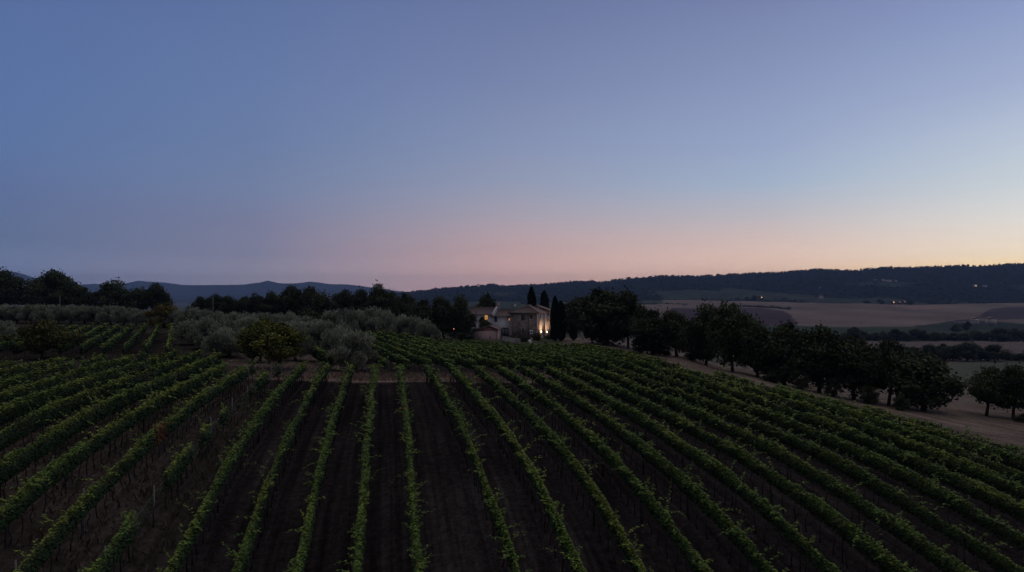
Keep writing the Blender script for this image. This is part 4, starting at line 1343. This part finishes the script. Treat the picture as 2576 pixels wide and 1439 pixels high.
window(house, -4.35, -3.4, 4.3, 5.7, M_SHUT, M_SHUT, label="upper window with closed grey shutters")
window(house, -1.8, -1.35, 4.65, 5.5, M_DARK, M_DARK, label="small dark upper window", mull=False)
window(house, -4.25, -3.5, .95, 2.25, M_SHUT, M_SHUT, surround=M_QUOIN, label="ground floor window in a pale stone surround")
window(house, -12.0, -11.35, 3.75, 5.0, M_GLASS, M_DARK, y=.7, label="dark window under the wing eave")
window(house, -14.9, -13.95, 4.05, 5.5, M_LIT, M_DARK, y=.7, label="tall lit window glowing yellow")
window(house, -8.15, -7.62, 4.0, 4.75, M_LIT2, M_GUT, y=.7, label="small lit window glowing orange", mull=False)
dr = MB()
dr.box(-10.15, -10.03, .58, .74, -.4, 2.2).box(-8.25, -8.13, .58, .74, -.4, 2.2).box(-10.03, -8.25, .58, .74, 2.08, 2.2).box(-9.2, -9.08, .58, .74, -.4, 2.08)
d_o = dr.build("garage_door", M_DARK, house)
MB().box(-10.03, -9.203, .64, .72, -.4, 2.07).box(-9.077, -8.25, .64, .72, -.4, 2.07).build("door_panel", M_SHUT, d_o)
gt = MB()
gt.tube([(-7.5 - ov, -ov - .08, EAVE - .12), (ov, -ov - .08, EAVE - .12)], .09, 6)
gt.build("gutter", M_GUT, house)
for x, y, h in ((-2.4, -.08, EAVE - .2), (-7.62, .55, 3.2)):
    MB().tube([(x, y, 0), (x, y, h)], .055, 6).build("downpipe", M_GUT, house)
MB().tube([(.15, 4.6, 0), (.15, 4.6, EAVE)], .07, 6).build("downpipe", M_GUT, house)
MB().tube([(.1, 1.2, 3.4), (.1, 2.6, 5.9)], .05, 5).tube([(.1, 2.6, 4.4), (.1, 2.6, 5.9)], .04, 5).build("dark_bars", M_GUT, house)  # dark bars on the side wall, one slanting, one upright
MB().box(.073, .32, 5.6, 6.4, -1.0, EAVE - .4).build("buttress", M_QUOIN, house)
MB().box(.073, .2, 2.0, 3.6, -1.0, .2).build("wall_footing", M_QUOIN, house)


def hloc(x, y, z):
    c, s = math.cos(PHI), math.sin(PHI)
    return (HX + c * x + s * y, HY - s * x + c * y, HZ0 + z)


# wall lamps (lit)
for i, (yy, zz, lab) in enumerate([(2.4, 1.25, "glaring wall lamp on the right stone wall, the one nearer the corner"), (7.4, .95, "glaring wall lamp on the right stone wall, the one farther back")]):
    xw = .0
    lamp = empty("wall_lamp", hloc(xw + .3, yy, zz), -PHI)
    tag(lamp, lab, "wall lamp", "lit lamps on the farmhouse wall")
    lm = MB(); v = ICV * .17 * np.array([1, 1, 1.5]); lm.add(v, None, ICF); lm.build("globe", M_LAMPW, lamp, smooth=True)
    MB().tube([(-.29, 0, -.28), (-.05, 0, -.28), (0, 0, -.2)], .03, 5).build("bracket", M_DARK, lamp)
    for nm, en, ty in (("lamp_glow", 12, 'POINT'), ("added_wash", 850, 'SPOT')):
        ld = bpy.data.lights.new(nm, ty); ld.energy = en; ld.color = (1.0, .64, .40)
        ld.shadow_soft_size = .06
        lo = bpy.data.objects.new(nm, ld); COL.objects.link(lo); lo.parent = lamp
        if ty == 'SPOT':
            ld.spot_size = math.radians(105); ld.spot_blend = .9
            lo.location = (2.3, 0, -.2); lo.rotation_euler = (math.pi, math.radians(-38), 0)  # spot without a fitting, added out from the wall to wash it evenly
        else:
            lo.location = (.32, 0, 0)
# air conditioners
for i, (z, x0, lab) in enumerate([(1.15, -1.95, "white air conditioner box on the stone wall, the upper one"), (.45, -1.85, "white air conditioner box on the stone wall, the lower one")]):
    a = empty("air_conditioner", hloc(x0, -.03, z), -PHI); tag(a, lab, "air conditioner", "air conditioners on the front wall")
    MB().box(0, .85 - .2 * i, -.38, -.05, 0, .55).build("casing", M_WHITE, a)
    MB().tube([(.55 - .1 * i, -.385, .27), (.55 - .1 * i, -.40, .27)], .2, 12).build("fan_grille", M_DARK, a)
    MB().box(.08, .12, -.36, .02, -.05, -.003).box(.6 - .2 * i, .64 - .2 * i, -.36, .02, -.05, -.003).build("bracket", M_GUT, a)
# antenna and dish
an = empty("roof_antenna", hloc(-7.7, 3.6, 6.8), -PHI); tag(an, "thin aerial mast above the roof join", "antenna")
MB().tube([(0, 0, -.8), (0, 0, 3.1)], .035, 5).build("mast", M_WIRE, an)
MB().tube([(-.5, 0, 2.6), (.5, 0, 2.6)], .02, 4).tube([(-.35, 0, 2.9), (.35, 0, 2.9)], .02, 4).build("crossbar", M_WIRE, an)
ds = empty("satellite_dish", hloc(-7.2, 3.4, 7.15), -PHI); tag(ds, "small white satellite dish above the roof join", "satellite dish")
rings = []
for rr_, dy in ((0.001, .10), (.16, .075), (.28, .03), (.36, 0)):
    for k in range(12): rings.append((rr_ * math.cos(k * math.pi / 6), dy - .2, .95 + rr_ * math.sin(k * math.pi / 6)))
qd = [(a * 12 + k, a * 12 + (k + 1) % 12, a * 12 + 12 + (k + 1) % 12, a * 12 + 12 + k) for a in range(3) for k in range(12)]
back_ = [(p[0], p[1] + .03, p[2]) for p in rings]
MB().add(rings, qd).add(back_, [q[::-1] for q in qd]).build("reflector", M_WHITE, ds)
MB().tube([(0, 0, -.6), (0, -.08, .9)], .035, 5).build("arm", M_WIRE, ds)
# pink outbuilding
SH = at(1250, 861, 168)
shed = empty("outbuilding", (SH[0], SH[1], SH[2]), math.radians(-8)); tag(shed, "low pink plastered outbuilding with brick gable in front of the farmhouse", "outbuilding")
MB().prism([(-6.4, -1.5), (0, -1.5), (0, 2.85), (-6.4, 2.55)], 0, 5.0).build("plaster_wall", M_PINK, shed)
MB().prism([(-6.4, 2.553), (0, 2.853), (0, 3.15), (-1.9, 3.95), (-6.4, 2.72)], 0.02, 4.98).build("brick_gable", M_BRICK, shed)
sr = MB()
slab(sr, [(-6.8, -.3, 2.68), (-6.8, 5.3, 2.68), (-1.85, 5.3, 4.12), (-1.85, -.3, 4.12)], .14)
slab(sr, [(.45, -.3, 3.12), (.45, 5.3, 3.12), (-1.85, 5.3, 4.12), (-1.85, -.3, 4.12)], .14)
sr.build("roof", M_TILEY, shed)
MB().box(-1.75, -1.6, -.03, .02, 0, 1.6).build("wall_crack", M_DARK, shed)
MB().tube([(.06, -.1, 0), (.06, -.1, 3.0)], .06, 6).build("downpipe", M_DARK, shed)
# yard: ramp wall, posts, lamp post, chair
x, y, z = at(1263, 860, 162)
rw = empty("retaining_wall", (x, y, z), math.radians(-28)); tag(rw, "low grey concrete ramp wall sloping down in front of the double door", "wall")
MB().add([(0, 0, -1), (4.6, 0, -1), (4.6, 0, .55), (0, 0, 1.25), (0, .4, -1), (4.6, .4, -1), (4.6, .4, .55), (0, .4, 1.25)], [(0, 1, 2, 3), (5, 4, 7, 6), (3, 2, 6, 7), (0, 4, 5, 1), (1, 5, 6, 2), (0, 3, 7, 4)]).build("concrete_body", M_CONC, rw)
MB().add([(-.05, -.05, 1.255), (4.65, -.05, .555), (4.65, .45, .555), (-.05, .45, 1.255), (-.05, -.05, 1.33), (4.65, -.05, .63), (4.65, .45, .63), (-.05, .45, 1.33)], [(0, 3, 2, 1), (4, 5, 6, 7), (0, 1, 5, 4), (1, 2, 6, 5), (2, 3, 7, 6), (3, 0, 4, 7)]).build("coping", M_CONC, rw)


def post(px, d, h, r_, mat_, label, group, name="fence_post", cat="post"):
    x, y, z = gp(px, d)
    m = MB().tube([(0, 0, -.3), (0, 0, h * .96), (0, 0, h)], [r_, r_ * .92, r_ * .5], 7)
    o = m.build(name, mat_); o.location = (x, y, z)
    o.rotation_euler = (rng.normal(0, .04), rng.normal(0, .05), rng.uniform(0, 6))
    tag(o, label, cat, group)
    return o


for i, (px, d) in enumerate([(1091.5, 146), (1098.8, 146), (1106, 147), (1113.7, 147), (1121.5, 148), (1131, 149), (1151, 150)]):
    post(px, d, 1.75, .07, M_POST, f"pale fence post, {ordw(i)} from the olives in the line before the dark evergreens", "pale posts before the evergreens")
for i in range(9):
    f = i / 8
    post(50 + 33 * f, 104 + 20 * f, 1.5, .07, M_POST, f"whitish fence post, {ordw(i)} from the left in the short line by the pale olive bush", "whitish posts at the far left")
post(1338, 160, 1.25, .14, M_QUOIN, "short pale stone gate post below the farmhouse wall", None, "gate_post")
for i, (px, d) in enumerate([(1262, 158), (1299, 158)]):
    post(px, d, 1.9, .08, M_POST, ["grey wooden post at the left end of the concrete ramp", "grey wooden post at the right end of the concrete ramp"][i], "posts by the ramp")
for i, (px, d) in enumerate([(1986, 63.2), (2004, 62.4), (2077, 59.8), (2118, 58), (2207, 54.4), (2235, 53.2), (2257, 52.2), (2310, 50), (2403, 47), (2534, 43.5)]):
    post(px, d, 1.9, .05, M_DPOST, f"dark row-end stake, {ordw(i)} from the oaks along the stubble edge", "row-end stakes along the stubble", "end_stake", "stake")

x, y, _ = gp(1141.7, 160); z = g1(x, y); ztop = at(1141.7, 827.6, 160)[2]
lp = empty("garden_lamp", (x, y, z)); tag(lp, "small glowing garden lamp on a thin post by the evergreens", "garden lamp")
MB().tube([(0, 0, -.2), (0, 0, ztop - z - .12)], .035, 6).build("pole", M_DARK, lp)
g = MB(); g.add(ICV * .12 + np.array([0, 0, ztop - z]), None, ICF); g.build("globe", emit("garden_globe", (1, .42, .25), 1.1), lp, smooth=True)

x, y, z = at(1335, 866, 158)
chair = empty("garden_chair", (x, y, z), math.radians(35)); tag(chair, "white plastic garden chair at the edge of the vines by the farmhouse", "chair")
MB().box(-.28, .28, -.25, .25, .42, .47).build("seat", M_WHITE, chair)
MB().add([(-.28, .22, .473), (.28, .22, .473), (.25, .36, 1.0), (-.25, .36, 1.0), (-.28, .27, .473), (.28, .27, .473), (.25, .41, 1.0), (-.25, .41, 1.0)], [(0, 1, 2, 3), (5, 4, 7, 6), (3, 2, 6, 7), (1, 5, 6, 2), (0, 3, 7, 4), (0, 4, 5, 1)]).build("backrest", M_WHITE, chair)
for sx in (-1, 1):
    MB().box(sx * .30 - .04, sx * .30 + .04, -.25, .3, .66, .70).build("armrest", M_WHITE, chair)
    for yy in (-.22, .22):
        MB().tube([(sx * .27, yy, .419), (sx * .31, yy * 1.15, -.1)], .03, 5).build("leg", M_WHITE, chair)

# ------------------------------------------------------------------ utility line on the left
tops = []
for i, (px, d, lab) in enumerate([(151, 188, "thin wooden utility pole before the big left oaks"), (536, 186, "thin wooden utility pole rising above the olive grove")]):
    x, y, z = gp(px, d); zt = at(px, 743, d)[2]
    r_ = empty("utility_pole", (x, y, z)); tag(r_, lab, "utility pole", "utility poles of the overhead line")
    MB().tube([(0, 0, -.5), (0, 0, zt - z)], [.10, .07], 7).build("pole", M_POST, r_)
    MB().box(-.6, .6, -.05, .05, zt - z - .45, zt - z - .33).build("crossarm", M_DPOST, r_)
    tops.append(np.array([x, y, zt - .3]))
for nm, a, b, lab in (("overhead_wire", tops[0], tops[1], "sagging overhead wire between the two utility poles"), ("overhead_wire", tops[0], np.array([-260, 250, 5.0]), "overhead wire running off left from the utility pole"), ("overhead_wire", tops[1], np.array([-45, 175, -1.5]), "overhead wire running right from the utility pole to the evergreens")):
    t = np.linspace(0, 1, 14)[:, None]
    p = a + (b - a) * t; p[:, 2] -= (4 * t[:, 0] * (1 - t[:, 0])) * 1.6
    o = MB().tube(p, .018, 4).build(nm, M_WIRE); tag(o, lab, "wire", "overhead wires")

# ------------------------------------------------------------------ farms in the valley and on the hill
M_FARM = noisy("farm_wall", (.34, .30, .27), (.5, .45, .4), .4)
M_FROOF = noisy("farm_roof", (.16, .11, .09), (.26, .19, .16), .5)
M_FARL = emit("far_lit_window", (1.0, .60, .26), 1.0)
M_FARL2 = emit("far_lit_window_dim", (1.0, .52, .28), .55)


def hill_z(px, d):
    PXs, DR, X, D, Z, Sx, PX = HR
    c = int(np.argmin(np.abs(PXs - px)))
    return float(np.interp(d, D[:, c], Z[:, c]))


def farm(px, py, d, w, h, lab, lit=None, on='at', name="farm_building", cat="farm building", group="farm buildings across the valley", wall=None, rz=0.0):
    x, y, z = at(px, py, d)
    if on == 'hill':
        z = hill_z(px, d)
    r_ = empty(name, (x, y, z), rz); tag(r_, lab, cat, group)
    MB().box(-w / 2, w / 2, -h * .6, h * .6, -4, h).build("wall", wall or M_FARM, r_)
    MB().prism([(-w / 2 - .5, h + .003), (w / 2 + .5, h + .003), (w / 2 + .5, h + .3), (0, h * 1.45), (-w / 2 - .5, h + .3)], -h * .68, h * .68).build("roof", M_FROOF, r_)
    if lit:
        MB().box(-lit[0] / 2, lit[0] / 2, -h * .6 - .08, -h * .6 - .003, h * .2, h * .2 + lit[1]).build("lit_window", lit[2], r_)
    return r_


farm(1915, 750.5, 2040, 9, 6, "far farmhouse with a bright window on the pale crest", (3.4, 3.2, M_FARL), wall=M_DARK)
farm(2247, 763, 2090, 9, 6, "far house with a bright window, leftmost of three on the crest", (3.2, 4.0, M_FARL), group="lit houses on the right crest", wall=M_DARK)
farm(2262, 762, 2100, 8, 5, "far house with a faint window, middle of three on the crest", (2.4, 2.4, M_FARL2), group="lit houses on the right crest", wall=M_DARK)
farm(2275, 761, 2110, 8, 5, "far house with a faint window, rightmost of three on the crest", (2.4, 2.6, M_FARL2), group="lit houses on the right crest", wall=M_DARK)


def hill_at_row(px, py):
    """where the sight line through a photo pixel meets the ridge"""
    PXs, DR, X, D, Z, Sx, PX = HR
    c = int(np.argmin(np.abs(PXs - px)))
    _, b = ray(px, py)
    for k in range(3, D.shape[0]):
        if Z[k, c] >= b * D[k, c]:
            return float(D[k, c])
    return 3200.0


for px, py, w, h, lit, lab in [(2203, 707.5, 10, 7, (4.5, 4.5, M_FARL2), "hillside house with one lit window left of the pale hamlet"), (2222, 708, 16, 8, None, "pale house of the hillside hamlet, the left one"), (2236, 709, 22, 9, None, "pale long house in the middle of the hillside hamlet"), (2252, 709, 14, 7, None, "pale house of the hillside hamlet, the right one"), (2453, 722, 12, 8, (5.5, 5.5, M_FARL), "hillside house with a bright window high on the right"), (2478, 722, 16, 7, None, "dim pale house right of the bright hillside window"), (2065, 727, 12, 7, None, "dim small house on the wooded slope above the crest")]:
    d = hill_at_row(px, py) - 15
    farm(px, py, d, w, h, lab, lit, on='hill', group="houses on the far hillside")
farm(2432, 813, 1010, 32, 4, "long low pale barn beside the tall tree in the valley", group="barns in the valley", wall=M_CONC)
farm(2452, 811, 1020, 9, 5, "small barn with a whitish end in the valley", group="barns in the valley", wall=M_WHITE)
farm(2493, 812, 1020, 12, 6, "tan square barn at the right of the valley farm", group="barns in the valley")
farm(2066, 752.5, 2050, 7, 9, "tiny stone tower on the pale crest", name="stone_tower", cat="tower", group="farm buildings across the valley")

# ------------------------------------------------------------------ dry grass
def tufts():
    m = MB()
    pts = []
    n = 26000
    # track, boundary strip, weedy left part
    px = rng.uniform(560, 1780, n // 2); d = rng.uniform(71.5, 78, n // 2)
    pts.append(np.stack([(px - 1288) / F * d, d], 1))
    y = rng.uniform(36, 75, n // 3); bx = np.interp(y, [10, 43, 58, 73], [36, 32.6, 29.2, 20.0])
    pts.append(np.stack([bx + rng.gamma(1.5, 1.6, n // 3) - .4, y], 1))
    v = rng.uniform(22, 66, n // 2); u = rng.uniform(-26, -9, n // 2)
    pts.append(np.stack([u * NL[0] + v * TL[0], u * NL[1] + v * TL[1]], 1))
    p = np.vstack(pts)
    kp = rng.random(len(p)) < np.clip(.55 + 1.2 * fbm(p[:, 0] / 2.2, p[:, 1] / 2.2, 3), .05, 1)
    p = p[kp]
    n = len(p)
    z = gz(p[:, 0], p[:, 1])
    h = rng.gamma(3, .075, n) + .06
    base = np.stack([p[:, 0], p[:, 1], z + h * .4], 1)
    ax = np.stack([rng.normal(0, .35, n), rng.normal(0, .35, n), np.ones(n)], 1)
    w = np.cross(ax, rand_dirs(n)); w /= np.linalg.norm(w, axis=1, keepdims=True) + 1e-9
    straw = np.array([.24, .18, .13]); weed = np.array([.10, .085, .055])
    f = np.concatenate([np.ones(kp[:13000].sum()), np.ones(kp[13000:13000 + 26000 // 3].sum()), np.zeros(kp[13000 + 26000 // 3:].sum())])[:, None]
    c = (straw * f + weed * (1 - f)) * rng.uniform(.6, 1.3, (n, 1))
    m.leaves(base, ax * h[:, None] * .6, w * .06, c)
    o = m.build("dry_grass", leafmat("dry_grass", .2))
    tag(o, "tufts of dry straw-coloured grass along the track, field edge and weedy left rows", "grass", kind="stuff")
    # tall reddish weeds by the field edge
    m = MB()
    for _ in range(140):
        px = rng.normal(2500, 45); d = rng.uniform(42, 46)
        x = (px - 1288) / F * d + .3; z = g1(x, d)
        hh = rng.uniform(.5, 1.3)
        m.tube([(x, d, z - .1), (x + rng.normal(0, .1), d, z + hh * .6), (x + rng.normal(0, .2), d, z + hh)], [.012, .01, .004], 3, cap=False)
    o = m.build("dead_weeds", noisy("dead_weed", (.10, .05, .035), (.17, .09, .06), 3.0))
    tag(o, "tall dead reddish weeds standing at the right field edge", "weeds", kind="stuff")


tufts()

# ------------------------------------------------------------------ haze
def haze():
    m = MB().box(-HAZE_R, HAZE_R, -1500, HAZE_R, -80, HAZE_TOP)
    def b(nt, bs):
        nt.nodes.remove(bs)
        pv = nt.nodes.new('ShaderNodeVolumePrincipled')
        pv.inputs['Color'].default_value = (.38, .58, 1.0, 1)
        pv.inputs['Density'].default_value = HAZE_D
        pv.inputs['Anisotropy'].default_value = 0.0
        nt.links.new(pv.outputs[0], nt.nodes['Material Output'].inputs['Volume'])
    ma = bpy.data.materials.new("haze"); ma.use_nodes = True
    b(ma.node_tree, ma.node_tree.nodes['Principled BSDF'])
    o = m.build("haze", ma)
    tag(o, "thin bluish evening air over the whole landscape", "haze", kind="stuff")


haze()
